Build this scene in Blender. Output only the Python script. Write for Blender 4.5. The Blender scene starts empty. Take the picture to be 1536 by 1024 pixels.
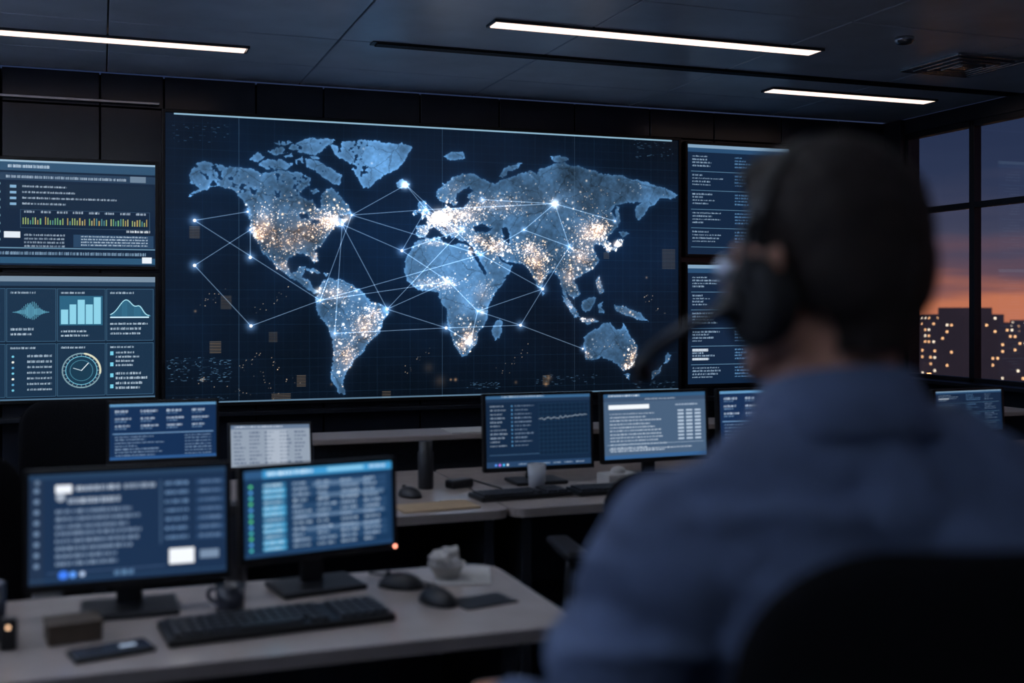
import bpy, bmesh, math, random
import numpy as np
from mathutils import Vector, Matrix, noise
random.seed(7); rng=np.random.RandomState(7)
scene=bpy.context.scene
scene.view_settings.view_transform='Standard'
SIN,COS=math.sin(math.radians(19.9)),math.cos(math.radians(19.9))
EYE=1.4; WALL_Y=8.0; CEIL=2.94; WIN_X=6.3

# ---------------------------------------------------------------- materials
def newmat(name):
    m=bpy.data.materials.new(name); m.use_nodes=True
    return m,m.node_tree,m.node_tree.nodes['Principled BSDF']
def s2l(c):
    return tuple(((x/12.92) if x<=0.04045 else ((x+0.055)/1.055)**2.4) for x in c)
def rgb(r,g,b): return s2l((r/255,g/255,b/255))+(1,)
def mat(name,col,rough=0.5,metal=0.0,nscale=0,namt=0.0,bump=0.0,bscale=None,spec=0.5):
    m,nt,b=newmat(name)
    b.inputs['Roughness'].default_value=rough; b.inputs['Metallic'].default_value=metal
    b.inputs['Specular IOR Level'].default_value=spec
    b.inputs['Base Color'].default_value=col
    tc=nt.nodes.new('ShaderNodeTexCoord')
    if nscale:
        n=nt.nodes.new('ShaderNodeTexNoise'); n.inputs['Scale'].default_value=nscale; n.inputs['Detail'].default_value=5
        nt.links.new(tc.outputs['Object'],n.inputs['Vector'])
        cr=nt.nodes.new('ShaderNodeValToRGB')
        cr.color_ramp.elements[0].position=0.3; cr.color_ramp.elements[1].position=0.7
        cr.color_ramp.elements[0].color=tuple(c*(1-namt) for c in col[:3])+(1,)
        cr.color_ramp.elements[1].color=tuple(min(1,c*(1+namt)) for c in col[:3])+(1,)
        nt.links.new(n.outputs['Fac'],cr.inputs['Fac']); nt.links.new(cr.outputs['Color'],b.inputs['Base Color'])
    if bump:
        n2=nt.nodes.new('ShaderNodeTexNoise'); n2.inputs['Scale'].default_value=bscale or nscale or 50; n2.inputs['Detail'].default_value=4
        nt.links.new(tc.outputs['Object'],n2.inputs['Vector'])
        bp=nt.nodes.new('ShaderNodeBump'); bp.inputs['Strength'].default_value=bump; bp.inputs['Distance'].default_value=0.01
        nt.links.new(n2.outputs['Fac'],bp.inputs['Height']); nt.links.new(bp.outputs['Normal'],b.inputs['Normal'])
    return m
def emis(name,col,strength):
    m,nt,b=newmat(name); b.inputs['Base Color'].default_value=(0,0,0,1)
    b.inputs['Emission Color'].default_value=col; b.inputs['Emission Strength'].default_value=strength
    return m
def screenmat(name,strength=1.0,rough=0.25,spec=0.3):
    m,nt,b=newmat(name); b.inputs['Base Color'].default_value=(0.004,0.005,0.007,1)
    b.inputs['Roughness'].default_value=rough; b.inputs['Specular IOR Level'].default_value=spec
    a=nt.nodes.new('ShaderNodeAttribute'); a.attribute_name='Col'
    nt.links.new(a.outputs['Color'],b.inputs['Emission Color']); b.inputs['Emission Strength'].default_value=strength
    return m
M={}
M['wallpanel']=mat('wall_panel_dark',rgb(36,39,48),0.24,0.0,3,0.15)
M['gap']=mat('panel_gap',rgb(8,9,12),0.7)
M['wall']=mat('wall_paint',rgb(110,116,132),0.7,0,4,0.1)
M['ceiling']=mat('ceiling_panel',rgb(214,220,232),0.30,0.0,2.5,0.14)
M['floor']=mat('carpet',rgb(50,54,64),0.95,0,60,0.4,0.6,300)
M['frame']=mat('window_frame',rgb(36,40,48),0.4,0.3,6,0.1)
M['bezel']=mat('black_plastic',rgb(14,15,18),0.4,0,40,0.15)
M['bezel2']=mat('dark_plastic',rgb(24,26,31),0.45,0,40,0.15)
M['desk']=mat('desk_laminate',rgb(172,160,154),0.25,0,12,0.06)
M['deskedge']=mat('desk_edge',rgb(146,136,132),0.5,0,12,0.05)
M['deskleg']=mat('desk_leg',rgb(48,52,60),0.45,0.4,10,0.1)
M['panel']=mat('partition_fabric',rgb(26,29,37),0.9,0,80,0.3,0.3,200)
M['chair']=mat('chair_fabric',rgb(11,12,16),0.9,0,120,0.3,0.4,260,spec=0.15)
M['metal']=mat('metal_dark',rgb(90,94,102),0.3,0.9,10,0.1)
M['trim']=mat('trim_metal',rgb(170,174,182),0.25,0.9,10,0.1)
M['key']=mat('key_plastic',rgb(34,36,42),0.5,0,40,0.1)
M['paper']=mat('paper',rgb(190,188,184),0.8,0,20,0.05)
M['manila']=mat('manila',rgb(176,150,118),0.8,0,20,0.08)
M['card']=mat('cardboard_box',rgb(84,72,60),0.8,0,20,0.15)
M['ceramic']=mat('ceramic_dark',rgb(52,54,62),0.25,0,10,0.1)
M['shirt']=mat('shirt_cotton',rgb(98,116,150),0.85,0,16,0.18,0.6,380)
M['trouser']=mat('trouser_wool',rgb(26,28,38),0.9,0,30,0.2)
M['skin']=mat('skin',rgb(204,152,128),0.45,0,18,0.08)
M['skin'].node_tree.nodes['Principled BSDF'].inputs['Subsurface Weight'].default_value=0.08
M['lip']=mat('lip',rgb(150,88,80),0.5,0,18,0.08)
M['hair']=mat('hair',rgb(38,26,21),0.5,0,70,0.45,0.8,240)
M['eye']=mat('eye_white',rgb(225,222,218),0.2,0,10,0.02)
M['iris']=mat('iris',rgb(50,38,28),0.2,0,10,0.02)
M['cushion']=mat('ear_cushion',rgb(14,14,18),0.7,0,60,0.2)
M['silver']=mat('headset_silver',rgb(190,198,210),0.3,0.6,20,0.05)
M['boom']=mat('boom_black',rgb(18,19,23),0.35,0.0,20,0.05)
M['shoe']=mat('shoe_leather',rgb(20,18,18),0.35,0,30,0.2)
M['strip']=emis('light_strip_warm',(1.0,0.75,0.65,1),1.7)
M['fill_strip']=emis('fill_strip_cool',(0.84,0.89,1.0,1),10.0)
M['led_w']=emis('led_warm',(1.0,0.6,0.35,1),2)
M['led_r']=emis('led_red',(1.0,0.3,0.2,1),6)
M['screen']=screenmat('monitor_screen',1.22)
M['videowall']=screenmat('videowall_screen',1.2,0.3,0.25)
m,nt,b=newmat('clear_glass'); 
tr=nt.nodes.new('ShaderNodeBsdfTransparent'); tr.inputs['Color'].default_value=(0.9,0.93,0.96,1)
gl=nt.nodes.new('ShaderNodeBsdfGlossy'); gl.inputs['Roughness'].default_value=0.02
mx=nt.nodes.new('ShaderNodeMixShader'); mx.inputs[0].default_value=0.05
nt.links.new(tr.outputs[0],mx.inputs[1]); nt.links.new(gl.outputs[0],mx.inputs[2])
nt.links.new(mx.outputs[0],nt.nodes['Material Output'].inputs['Surface']); M['glass']=m

# ---------------------------------------------------------------- mesh helpers
def empty(name,loc=(0,0,0),rz=0,parent=None):
    e=bpy.data.objects.new(name,None); scene.collection.objects.link(e)
    e.location=loc; e.rotation_euler=(0,0,rz); e.empty_display_size=0.1
    if parent: e.parent=parent
    return e
def finish(bm,name,mt,parent=None,smooth=False,loc=None,rot=None):
    me=bpy.data.meshes.new(name); bmesh.ops.recalc_face_normals(bm,faces=bm.faces[:]); bm.to_mesh(me); bm.free()
    for m_ in (mt if isinstance(mt,(list,tuple)) else [mt]): me.materials.append(m_)
    if smooth: 
        for p in me.polygons: p.use_smooth=True
    o=bpy.data.objects.new(name,me); scene.collection.objects.link(o)
    if parent: o.parent=parent
    if loc: o.location=loc
    if rot: o.rotation_euler=rot
    return o
def merge(bm,tb,mi=0,smooth=None):
    for f in tb.faces:
        f.material_index=mi
        if smooth is not None: f.smooth=smooth
    me=bpy.data.meshes.new('t'); tb.to_mesh(me); tb.free(); bm.from_mesh(me); bpy.data.meshes.remove(me)
def box(bm,c,s,bev=0.0,mi=0,rot=None,seg=2):
    tb=bmesh.new(); bmesh.ops.create_cube(tb,size=1)
    bmesh.ops.scale(tb,vec=s,verts=tb.verts)
    if bev: bmesh.ops.bevel(tb,geom=tb.edges[:],offset=bev,segments=seg,affect='EDGES',profile=0.5)
    if rot is not None: bmesh.ops.rotate(tb,cent=(0,0,0),matrix=rot,verts=tb.verts)
    bmesh.ops.translate(tb,vec=c,verts=tb.verts); merge(bm,tb,mi)
def cyl(bm,p0,p1,r0,r1=None,seg=20,mi=0,smooth=True):
    r1=r0 if r1 is None else r1; p0=Vector(p0);p1=Vector(p1); d=p1-p0
    tb=bmesh.new(); bmesh.ops.create_cone(tb,cap_ends=True,segments=seg,radius1=r0,radius2=r1,depth=d.length)
    q=Vector((0,0,1)).rotation_difference(d.normalized()).to_matrix()
    bmesh.ops.rotate(tb,cent=(0,0,0),matrix=q,verts=tb.verts)
    bmesh.ops.translate(tb,vec=(p0+p1)/2,verts=tb.verts)
    for f in tb.faces: f.smooth=len(f.verts)==4
    merge(bm,tb,mi)
def ell(bm,c,r,mi=0,rot=None,seg=20):
    tb=bmesh.new(); bmesh.ops.create_uvsphere(tb,u_segments=seg,v_segments=seg//2+2,radius=1)
    bmesh.ops.scale(tb,vec=r,verts=tb.verts)
    if rot is not None: bmesh.ops.rotate(tb,cent=(0,0,0),matrix=rot,verts=tb.verts)
    bmesh.ops.translate(tb,vec=c,verts=tb.verts); merge(bm,tb,mi,True)
def capsule(bm,p0,p1,r0,r1,mi=0):
    tb=bmesh.new()
    for p,r in ((p0,r0),(p1,r1)):
        ret=bmesh.ops.create_icosphere(tb,subdivisions=2,radius=r)
        bmesh.ops.translate(tb,vec=p,verts=ret['verts'])
    pts=[v.co.copy() for v in tb.verts]; tb.free(); tb=bmesh.new()
    for p in pts: tb.verts.new(p)
    ret=bmesh.ops.convex_hull(tb,input=tb.verts[:])
    kill=[v for v in tb.verts if not v.link_faces]
    bmesh.ops.delete(tb,geom=kill,context='VERTS')
    merge(bm,tb,mi,True)
def tube(bm,pts,r,mi=0,seg=8):
    P=[Vector(p) for p in pts]; out=[]
    for i in range(len(P)-1):
        a=P[max(i-1,0)];b_=P[i];c=P[i+1];d=P[min(i+2,len(P)-1)]
        for k in range(6):
            t=k/6; out.append(0.5*((2*b_)+(c-a)*t+(2*a-5*b_+4*c-d)*t*t+(-a+3*b_-3*c+d)*t**3))
    out.append(P[-1]); rings=[]; up=Vector((0.13,0.21,0.97))
    tb=bmesh.new()
    for i,p in enumerate(out):
        d=(out[min(i+1,len(out)-1)]-out[max(i-1,0)]).normalized()
        u=d.cross(up); u=(u if u.length>1e-3 else d.cross(Vector((1,0,0)))).normalized(); w=d.cross(u)
        rings.append([tb.verts.new(p+(u*math.cos(2*math.pi*k/seg)+w*math.sin(2*math.pi*k/seg))*r) for k in range(seg)])
    for i in range(len(rings)-1):
        for k in range(seg): tb.faces.new((rings[i][k],rings[i][(k+1)%seg],rings[i+1][(k+1)%seg],rings[i+1][k]))
    tb.faces.new(rings[0][::-1]); tb.faces.new(rings[-1]); merge(bm,tb,mi,True)
def lathe(bm,prof,c,seg=28,mi=0):
    tb=bmesh.new(); rings=[]
    for r,z in prof:
        rings.append([tb.verts.new((c[0]+r*math.cos(2*math.pi*k/seg),c[1]+r*math.sin(2*math.pi*k/seg),c[2]+z)) for k in range(seg)])
    for i in range(len(rings)-1):
        for k in range(seg): tb.faces.new((rings[i][k],rings[i][(k+1)%seg],rings[i+1][(k+1)%seg],rings[i+1][k]))
    tb.faces.new(rings[0][::-1]); tb.faces.new(rings[-1]); merge(bm,tb,mi,True)
def slab(bm,w,h,t,r,curv=0.0,n=24,mi=0,xf=None,lumb=0.0):
    """upholstered panel standing in XZ, thickness along Y, rounded outline"""
    tb=bmesh.new(); F=[];B=[]
    zs=[ -h/2+h*(0.5-0.5*math.cos(math.pi*i/n)) for i in range(n+1)]
    for z in zs:
        dz=max(0,abs(z)-(h/2-r)); hw=w/2-r+math.sqrt(max(0,r*r-dz*dz)); rf=[];rb=[]
        for j in range(n+1):
            u=-math.cos(math.pi*j/n); x=u*hw
            th=t/2*math.sqrt(max(0,1-abs(u)**6))*math.sqrt(max(0,1-abs(2*z/h)**6))
            y=curv*(x/(w/2))**2+lumb*math.cos(math.pi*z/h)
            rf.append(tb.verts.new((x,y-th,z))); rb.append(tb.verts.new((x,y+th,z)))
        F.append(rf);B.append(rb)
    for i in range(n):
        for j in range(n):
            tb.faces.new((F[i][j],F[i][j+1],F[i+1][j+1],F[i+1][j]))
            tb.faces.new((B[i][j],B[i+1][j],B[i+1][j+1],B[i][j+1]))
    bmesh.ops.remove_doubles(tb,verts=tb.verts,dist=1e-5)
    if xf is not None: bmesh.ops.transform(tb,matrix=xf,verts=tb.verts)
    merge(bm,tb,mi,True)

# ---------------------------------------------------------------- screen artwork
def lin(a):
    a=np.clip(a,0,1.25); return np.where(a<=0.04045,a/12.92,((a+0.055)/1.055)**2.4)
class Canvas:
    def __init__(s,W,H,bg):
        s.W,s.H=W,H; s.a=np.zeros((H,W,3)); s.a[:]=np.array(bg)/255.0
    def rect(s,u0,v0,u1,v1,c,al=1.0):
        x0=int(round(u0*s.W));x1=max(x0+1,int(round(u1*s.W)));y0=int(round(v0*s.H));y1=max(y0+1,int(round(v1*s.H)))
        x0=max(x0,0);y0=max(y0,0)
        s.a[y0:y1,x0:x1]=s.a[y0:y1,x0:x1]*(1-al)+np.array(c)/255.0*al
    def outline(s,u0,v0,u1,v1,c,al=1.0):
        s.rect(u0,v0,u1,v0,c,al);s.rect(u0,v1,u1,v1,c,al);s.rect(u0,v0,u0,v1,c,al);s.rect(u1,v0,u1,v1,c,al)
    def line(s,x0,y0,x1,y1,w,c,al=1.0,add=False):
        m=w+1.5; xa,xb=int(max(0,min(x0,x1)-m)),int(min(s.W-1,max(x0,x1)+m)); ya,yb=int(max(0,min(y0,y1)-m)),int(min(s.H-1,max(y0,y1)+m))
        if xb<=xa or yb<=ya: return
        Y,X=np.mgrid[ya:yb+1,xa:xb+1]; dx,dy=x1-x0,y1-y0; L=dx*dx+dy*dy+1e-9
        t=np.clip(((X-x0)*dx+(Y-y0)*dy)/L,0,1); d=np.hypot(X-x0-t*dx,Y-y0-t*dy)
        k=(np.clip(w/2+0.6-d,0,1)*al)[...,None]; c=np.array(c)/255.0; r=s.a[ya:yb+1,xa:xb+1]
        s.a[ya:yb+1,xa:xb+1]= r+c*k if add else r*(1-k)+c*k
    def uline(s,u0,v0,u1,v1,w,c,al=1.0): s.line(u0*s.W,v0*s.H,u1*s.W,v1*s.H,w,c,al)
    def disc(s,x,y,r,c,al=1.0,soft=False):
        m=r*(3 if soft else 1)+2; xa,xb=int(max(0,x-m)),int(min(s.W-1,x+m)); ya,yb=int(max(0,y-m)),int(min(s.H-1,y+m))
        if xb<=xa or yb<=ya: return
        Y,X=np.mgrid[ya:yb+1,xa:xb+1]; d=np.hypot(X-x,Y-y); c=np.array(c)/255.0
        if soft: s.a[ya:yb+1,xa:xb+1]+= (np.exp(-(d/r)**2)*al)[...,None]*c
        else:
            k=(np.clip(r+0.5-d,0,1)*al)[...,None]; s.a[ya:yb+1,xa:xb+1]=s.a[ya:yb+1,xa:xb+1]*(1-k)+c*k
    def ring(s,u,v,r,w,c,a0=0,a1=360,al=1.0):
        pts=[(u*s.W+r*math.cos(math.radians(t)),v*s.H+r*math.sin(math.radians(t))) for t in np.linspace(a0,a1,40)]
        for p,q in zip(pts,pts[1:]): s.line(p[0],p[1],q[0],q[1],w,c,al)
    def text(s,u,v,w,h,c,al=0.9,fill=1.0):
        x=u*s.W; end=(u+w*fill)*s.W; y0=int(v*s.H); y1=max(y0+1,int((v+h)*s.H))
        while x<end:
            wl=random.randint(3,9)
            for k in range(wl):
                if x>=min(end,s.W-1): break
                xi=int(x); al2=al*random.uniform(0.45,1); yy=y0+(0 if random.random()<0.3 else (1 if y1-y0>2 else 0))
                s.a[yy:y1,xi:xi+1]=s.a[yy:y1,xi:xi+1]*(1-al2)+np.array(c)/255.0*al2
                x+=1
            x+=random.choice((1,2,2))
def screen_mesh(name,cv,w,h,mt,parent,loc=(0,0,0),rot=None):
    W,H=cv.W,cv.H
    xs=np.linspace(-w/2,w/2,W); zs=np.linspace(-h/2,h/2,H)
    co=np.zeros((H,W,3)); co[...,0]=xs[None,:]; co[...,2]=zs[:,None]
    idx=np.arange(H*W).reshape(H,W)
    q=np.stack([idx[:-1,:-1],idx[:-1,1:],idx[1:,1:],idx[1:,:-1]],-1).reshape(-1,4)
    me=bpy.data.meshes.new(name); me.vertices.add(H*W); me.vertices.foreach_set('co',co.ravel())
    n=len(q); me.loops.add(n*4); me.loops.foreach_set('vertex_index',q.ravel().astype(np.int32))
    me.polygons.add(n); me.polygons.foreach_set('loop_start',(np.arange(n)*4).astype(np.int32))
    me.update(calc_edges=True)
    at=me.color_attributes.new('Col','FLOAT_COLOR','POINT')
    c=np.ones((H,W,4)); c[...,:3]=lin(cv.a[::-1]); at.data.foreach_set('color',c.ravel())
    me.materials.append(mt)
    o=bpy.data.objects.new(name,me); scene.collection.objects.link(o); o.parent=parent; o.location=loc
    if rot: o.rotation_euler=rot
    return o
def vnoise(H,W,cell,seed=0):
    r=np.random.RandomState(seed); gh,gw=int(H/cell)+3,int(W/cell)+3; g=r.rand(gh,gw)
    y=np.arange(H)/cell; x=np.arange(W)/cell; yi=y.astype(int); xi=x.astype(int); fy=y-yi; fx=x-xi
    fy=(fy*fy*(3-2*fy))[:,None]; fx=(fx*fx*(3-2*fx))[None,:]
    a=g[np.ix_(yi,xi)];b=g[np.ix_(yi,xi+1)];c=g[np.ix_(yi+1,xi)];d=g[np.ix_(yi+1,xi+1)]
    return (a*(1-fx)+b*fx)*(1-fy)+(c*(1-fx)+d*fx)*fy
def fnoise(H,W,cell,octv=4,seed=0,pers=0.55):
    o=np.zeros((H,W));amp=1;tot=0
    for k in range(octv):
        if cell<1.5: break
        o+=amp*vnoise(H,W,cell,seed+k);tot+=amp;amp*=pers;cell/=2
    return o/tot
def blur(a,r):
    r=int(r)
    for ax in (0,1):
        for _ in range(2):
            p=np.concatenate([np.repeat(a.take([0],ax),r+1,ax),a,np.repeat(a.take([-1],ax),r,ax)],ax)
            c=np.cumsum(p,ax); n=a.shape[ax]
            a=(c.take(range(2*r+1,2*r+1+n),ax)-c.take(range(0,n),ax))/(2*r+1)
    return a

# main video wall rectangle on the wall
VX0,VX1,VZ0,VZ1=0.41,4.265,0.735,2.688
WW,WH=1280,650
K=WW/1080
def chart(ax,ay):
    """world-map chart units -> canvas pixels of the video wall artwork"""
    r=(ax-768)/1706.67; X=WALL_Y*(r*COS+SIN)/(COS-SIN*r); dep=SIN*X+COS*WALL_Y
    Z=EYE+(457-ay)*dep/1706.67
    return (X-VX0)/(VX1-VX0)*WW,(VZ1-Z)/(VZ1-VZ0)*WH
LAND=[
 [(281,262),(290,250),(305,243),(325,246),(345,250),(370,253),(395,259),(415,256),(435,258),(455,262),(465,268),(460,280),(450,285),(450,296),(462,302),(468,300),(472,312),(478,310),(480,300),(484,288),(494,283),(505,290),(512,300),(522,310),(526,320),(515,323),(505,326),(520,330),(512,338),(500,341),(492,350),(486,360),(480,368),(470,376),(475,390),(471,396),(464,384),(452,380),(440,381),(431,386),(428,398),(434,407),(443,408),(447,400),(457,399),(455,410),(451,415),(461,419),(466,430),(476,437),(470,439),(460,433),(448,424),(438,418),(425,412),(413,402),(406,390),(400,378),(403,390),(396,383),(388,368),(378,355),(372,340),(371,322),(368,310),(360,297),(350,287),(335,282),(320,280),(305,286),(292,292),(280,296),(292,287),(300,282),(287,277),(284,270)],
 [(476,432),(482,422),(494,417),(508,418),(520,424),(535,433),(545,443),(560,455),(578,461),(581,468),(573,481),(568,496),(556,508),(548,517),(540,530),(530,540),(521,551),(516,560),(512,570),(512,580),(518,590),(508,588),(497,575),(493,560),(496,545),(498,525),(497,508),(490,492),(479,476),(471,460),(472,445)],
 [(500,230),(491,219),(510,213),(540,211),(575,214),(600,217),(617,222),(608,232),(604,245),(595,255),(580,262),(565,270),(555,280),(548,289),(540,282),(535,270),(530,258),(520,245),(508,238)],
 [(385,247),(398,238),(420,240),(437,247),(428,255),(400,254)],
 [(455,240),(475,242),(495,254),(511,266),(508,280),(494,274),(480,266),(470,256),(457,251)],
 [(432,224),(450,212),(480,208),(500,211),(486,224),(472,234),(450,232)],
 [(372,240),(383,230),(396,235),(386,243)],[(400,229),(420,220),(430,228),(412,235)],[(440,240),(450,237),(453,247),(443,250)],[(408,216),(430,211),(440,215),(425,220)],
 [(462,236),(472,235),(478,239),(466,240)],[(425,234),(436,231),(438,236),(428,238)],[(462,288),(472,284),(478,290),(468,294)],
 [(590,276),(600,270),(612,274),(608,283),(596,283)],
 [(624,318),(627,306),(634,302),(637,312),(643,321),(641,328),(628,330),(631,322)],[(617,318),(623,313),(623,323),(616,325)],
 [(652,299),(651,288),(662,278),(675,267),(692,262),(708,264),(724,270),(730,280),(718,291),(705,298),(698,297),(707,287),(701,280),(693,284),(686,294),(683,304),(677,310),(670,303),(660,304)],
 [(621,352),(621,339),(637,338),(641,331),(635,327),(646,324),(653,318),(662,313),(665,305),(669,309),(672,314),(690,311),(697,303),(706,297),(716,291),(726,281),(722,271),(738,277),(748,270),(760,268),(775,262),(790,258),(800,262),(806,252),(830,246),(850,247),(868,252),(885,258),(905,262),(925,264),(950,270),(975,276),(995,283),(1010,293),(1000,300),(985,298),(978,306),(968,312),(962,322),(955,331),(948,326),(948,314),(957,302),(945,304),(930,306),(918,308),(912,318),(920,328),(922,340),(915,350),(907,356),(906,362),(914,371),(909,381),(902,374),(897,367),(887,368),(888,378),(893,390),(886,402),(874,410),(862,414),(855,420),(862,430),(865,442),(856,447),(850,440),(845,432),(849,446),(857,458),(862,467),(855,465),(845,450),(841,436),(836,420),(828,408),(820,410),(813,420),(808,433),(803,431),(796,415),(790,405),(782,398),(770,394),(757,392),(748,386),(740,380),(746,389),(754,394),(766,399),(759,411),(744,420),(732,425),(722,410),(712,395),(706,383),(706,368),(695,362),(685,362),(680,354),(676,358),(670,350),(664,342),(656,338),(664,347),(672,352),(668,357),(656,348),(648,341),(641,345),(636,355),(626,358)],
 [(622,362),(640,357),(656,355),(663,362),(676,368),(690,366),(704,371),(713,386),(723,403),(733,417),(754,418),(748,430),(736,446),(729,460),(729,477),(721,488),(715,500),(712,514),(701,529),(689,535),(681,528),(677,512),(671,496),(668,480),(666,462),(660,448),(651,437),(636,437),(621,433),(609,421),(603,405),(606,390),(614,375)],
 [(738,485),(746,476),(751,485),(747,502),(739,511),(735,498)],
 [(925,350),(932,346),(941,351),(929,356)],[(930,358),(927,368),(916,376),(906,378),(917,369),(924,358)],[(918,310),(922,311),(927,330),(922,335)],
 [(838,440),(848,450),(860,468),(866,475),(858,475),(846,458)],[(868,452),(880,444),(889,447),(885,462),(874,468),(868,462)],[(866,476),(885,479),(896,482),(880,485),(868,481)],
 [(892,455),(901,451),(897,459),(903,468),(894,469)],[(888,418),(895,414),(897,426),(903,438),(896,443),(890,430)],
 [(915,456),(928,458),(942,463),(956,469),(967,481),(950,478),(935,475),(925,468),(916,463)],
 [(872,505),(880,499),(892,492),(900,485),(910,484),(918,490),(926,494),(930,483),(936,492),(943,505),(952,517),(951,535),(943,550),(932,556),(922,546),(910,538),(895,534),(885,538),(874,537),(870,520)],
 [(931,560),(941,560),(937,568)],[(996,528),(1003,531),(996,545),(990,544)],[(988,547),(982,558),(970,567),(974,557)],
 [(745,264),(752,252),(770,246),(783,244),(773,252),(758,258),(751,267)],[(662,236),(675,228),(693,230),(696,238),(680,243),(668,241)],[(822,236),(835,233),(849,240),(840,246),(826,243)],
 [(456,402),(470,404),(478,409),(468,409)],[(483,410),(493,411),(488,415)],[(810,437),(814,440),(811,445)]]
SEA=[[(706,338),(718,335),(736,342),(724,348),(707,346)],[(749,344),(757,341),(762,352),(759,366),(751,360)],[(446,322),(458,319),(462,326),(450,329)],[(463,330),(474,328),(478,335),(466,336)],[(700,372),(704,370),(718,393),(727,411),(724,414),(714,398)],[(682,290),(692,285),(697,298),(688,305),(680,303)]]
def polymask(pts,WX,WY,m=12):
    P=[chart(*p) for p in pts]; xs=[p[0] for p in P]; ys=[p[1] for p in P]
    xa,xb=int(max(0,min(xs)-m)),int(min(WW,max(xs)+m)); ya,yb=int(max(0,min(ys)-m)),int(min(WH,max(ys)+m))
    X=WX[ya:yb,xa:xb]; Y=WY[ya:yb,xa:xb]; ins=np.zeros(X.shape,bool)
    for i in range(len(P)):
        x0,y0=P[i-1];x1,y1=P[i]
        if abs(y1-y0)<1e-9: continue
        c=((y0>Y)!=(y1>Y))&(X<(x1-x0)*(Y-y0)/(y1-y0)+x0); ins^=c
    return (slice(ya,yb),slice(xa,xb)),ins
def paint_world():
    cv=Canvas(WW,WH,(9,23,41)); H,W=WH,WW
    yy,xx=np.mgrid[0:H,0:W].astype(float); u=xx/W; v=yy/H
    n=fnoise(H,W,160,4,3)
    k=(0.6+0.7*n)*(1.12-0.85*np.abs(v-0.42)); cv.a*=k[...,None]
    cv.a+=np.exp(-((u-0.5)/0.42)**2-((v-0.38)/0.4)**2)[...,None]*np.array([0.0,0.018,0.042])
    for i in range(1,64):
        al=0.16 if i%4 else 0.3
        cv.rect(i/64,0,i/64,1,(60,110,150),al*0.55)
    for j in range(1,33):
        al=0.16 if j%4 else 0.3
        cv.rect(0,j/33,1,j/33,(60,110,150),al*0.55)
    wx=xx+(fnoise(H,W,20,5,11,0.72)-0.5)*15; wy=yy+(fnoise(H,W,20,5,31,0.72)-0.5)*15
    land=np.zeros((H,W))
    for p in LAND:
        sl,ins=polymask(p,wx,wy); land[sl]=np.maximum(land[sl],ins)
    for p in SEA:
        sl,ins=polymask(p,wx,wy); land[sl]*=(1-ins)
    nn=fnoise(H,W,13,3,77); north=np.clip((0.33-v)/0.1,0,1)*(u<0.36)
    land*=1-((nn>0.66)&(north>0.5))
    soft=blur(land,1)*0.5+land*0.5; b6=blur(land,5); b20=blur(land,16)
    rel=fnoise(H,W,54,6,5,0.62); fine=fnoise(H,W,7,3,9)
    bright=0.32+0.82*rel+0.25*(fine-0.5)
    for (ax,ay,s,g) in ((555,235,70,0.42),(650,395,75,0.30),(690,430,50,0.18),(530,450,60,0.18),(640,250,60,0.1),(340,265,60,0.14),(800,330,100,0.0),(915,515,60,-0.04),(900,285,90,-0.08),(430,330,60,-0.10),(480,280,60,-0.06)):
        cx,cy=chart(ax,ay); s*=1.6; bright+=g*np.exp(-((xx-cx)**2+(yy-cy)**2)/s**2)
    rim=np.clip(1-b6,0,1)*0.64
    lc=np.array([74,117,160])/255.0
    L=lc[None,None]*(bright+rim)[...,None]
    pts=rng.rand(300,2)*[W,H]; best=np.full((H,W),1e9); sec=np.full((H,W),1e9)
    for (px,py) in pts:
        d=(wx-px)**2+(wy-py)**2
        m=d<best; sec=np.where(m,best,np.minimum(sec,d)); best=np.where(m,d,best)
    edge=(np.sqrt(sec)-np.sqrt(best))<1.8
    L*= (1-0.2*edge)[...,None]
    cv.a+= (b20*(1-soft)*0.08)[...,None]*np.array([0.25,0.6,0.95])+(b6*(1-soft)*0.13)[...,None]*np.array([0.3,0.65,1.0])
    cv.a=cv.a*(1-soft[...,None])+L*soft[...,None]
    CL=[(492,333,20,14,330,1.15),(455,345,34,20,240,.85),(395,340,16,22,170,.95),(383,350,8,10,70,1.2),(430,365,30,14,140,.8),(425,400,16,10,90,.8),(470,385,8,8,30,.8),
        (655,328,19,11,440,1.3),(690,322,30,14,280,.95),(740,308,45,12,190,.75),(672,345,26,10,120,.8),(635,348,10,8,60,.8),(678,285,16,14,50,.6),
        (740,370,18,11,220,1.0),(712,360,14,8,80,.8),(800,390,16,16,320,1.05),(790,372,14,8,110,.95),(806,415,7,12,60,.8),
        (880,350,24,20,260,1.0),(895,345,11,12,160,1.1),(868,385,18,16,180,.95),(920,366,10,6,110,1.3),(908,374,5,5,50,1.2),(850,415,14,16,120,.85),(895,425,8,14,50,.8),(878,478,20,5,80,.9),(850,455,10,12,50,.7),(935,468,20,8,30,.6),
        (830,300,60,22,120,.6),(920,285,60,14,30,.45),(545,490,19,19,240,1.0),(520,535,14,22,140,.95),(500,440,22,12,110,.85),(560,470,10,8,80,.9),(500,520,10,30,70,.7),
        (700,505,13,14,120,1.0),(690,518,8,8,50,1.0),(640,425,22,8,70,.8),(668,425,14,8,60,.8),(720,440,14,16,70,.8),(690,460,24,30,60,.5),(650,365,26,4,50,.7),(703,375,4,8,60,1.0),(640,395,50,20,25,.4),
        (945,535,7,14,110,1.1),(935,548,8,6,50,1.0),(905,515,30,16,25,.5),(876,530,5,6,25,.8),(985,550,12,12,25,.7),(350,280,40,14,22,.4),(430,310,60,20,90,.55),(540,250,30,20,6,.3),(470,415,16,8,40,.7)]
    glow=np.zeros((H,W)); core=np.zeros((H,W))
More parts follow.
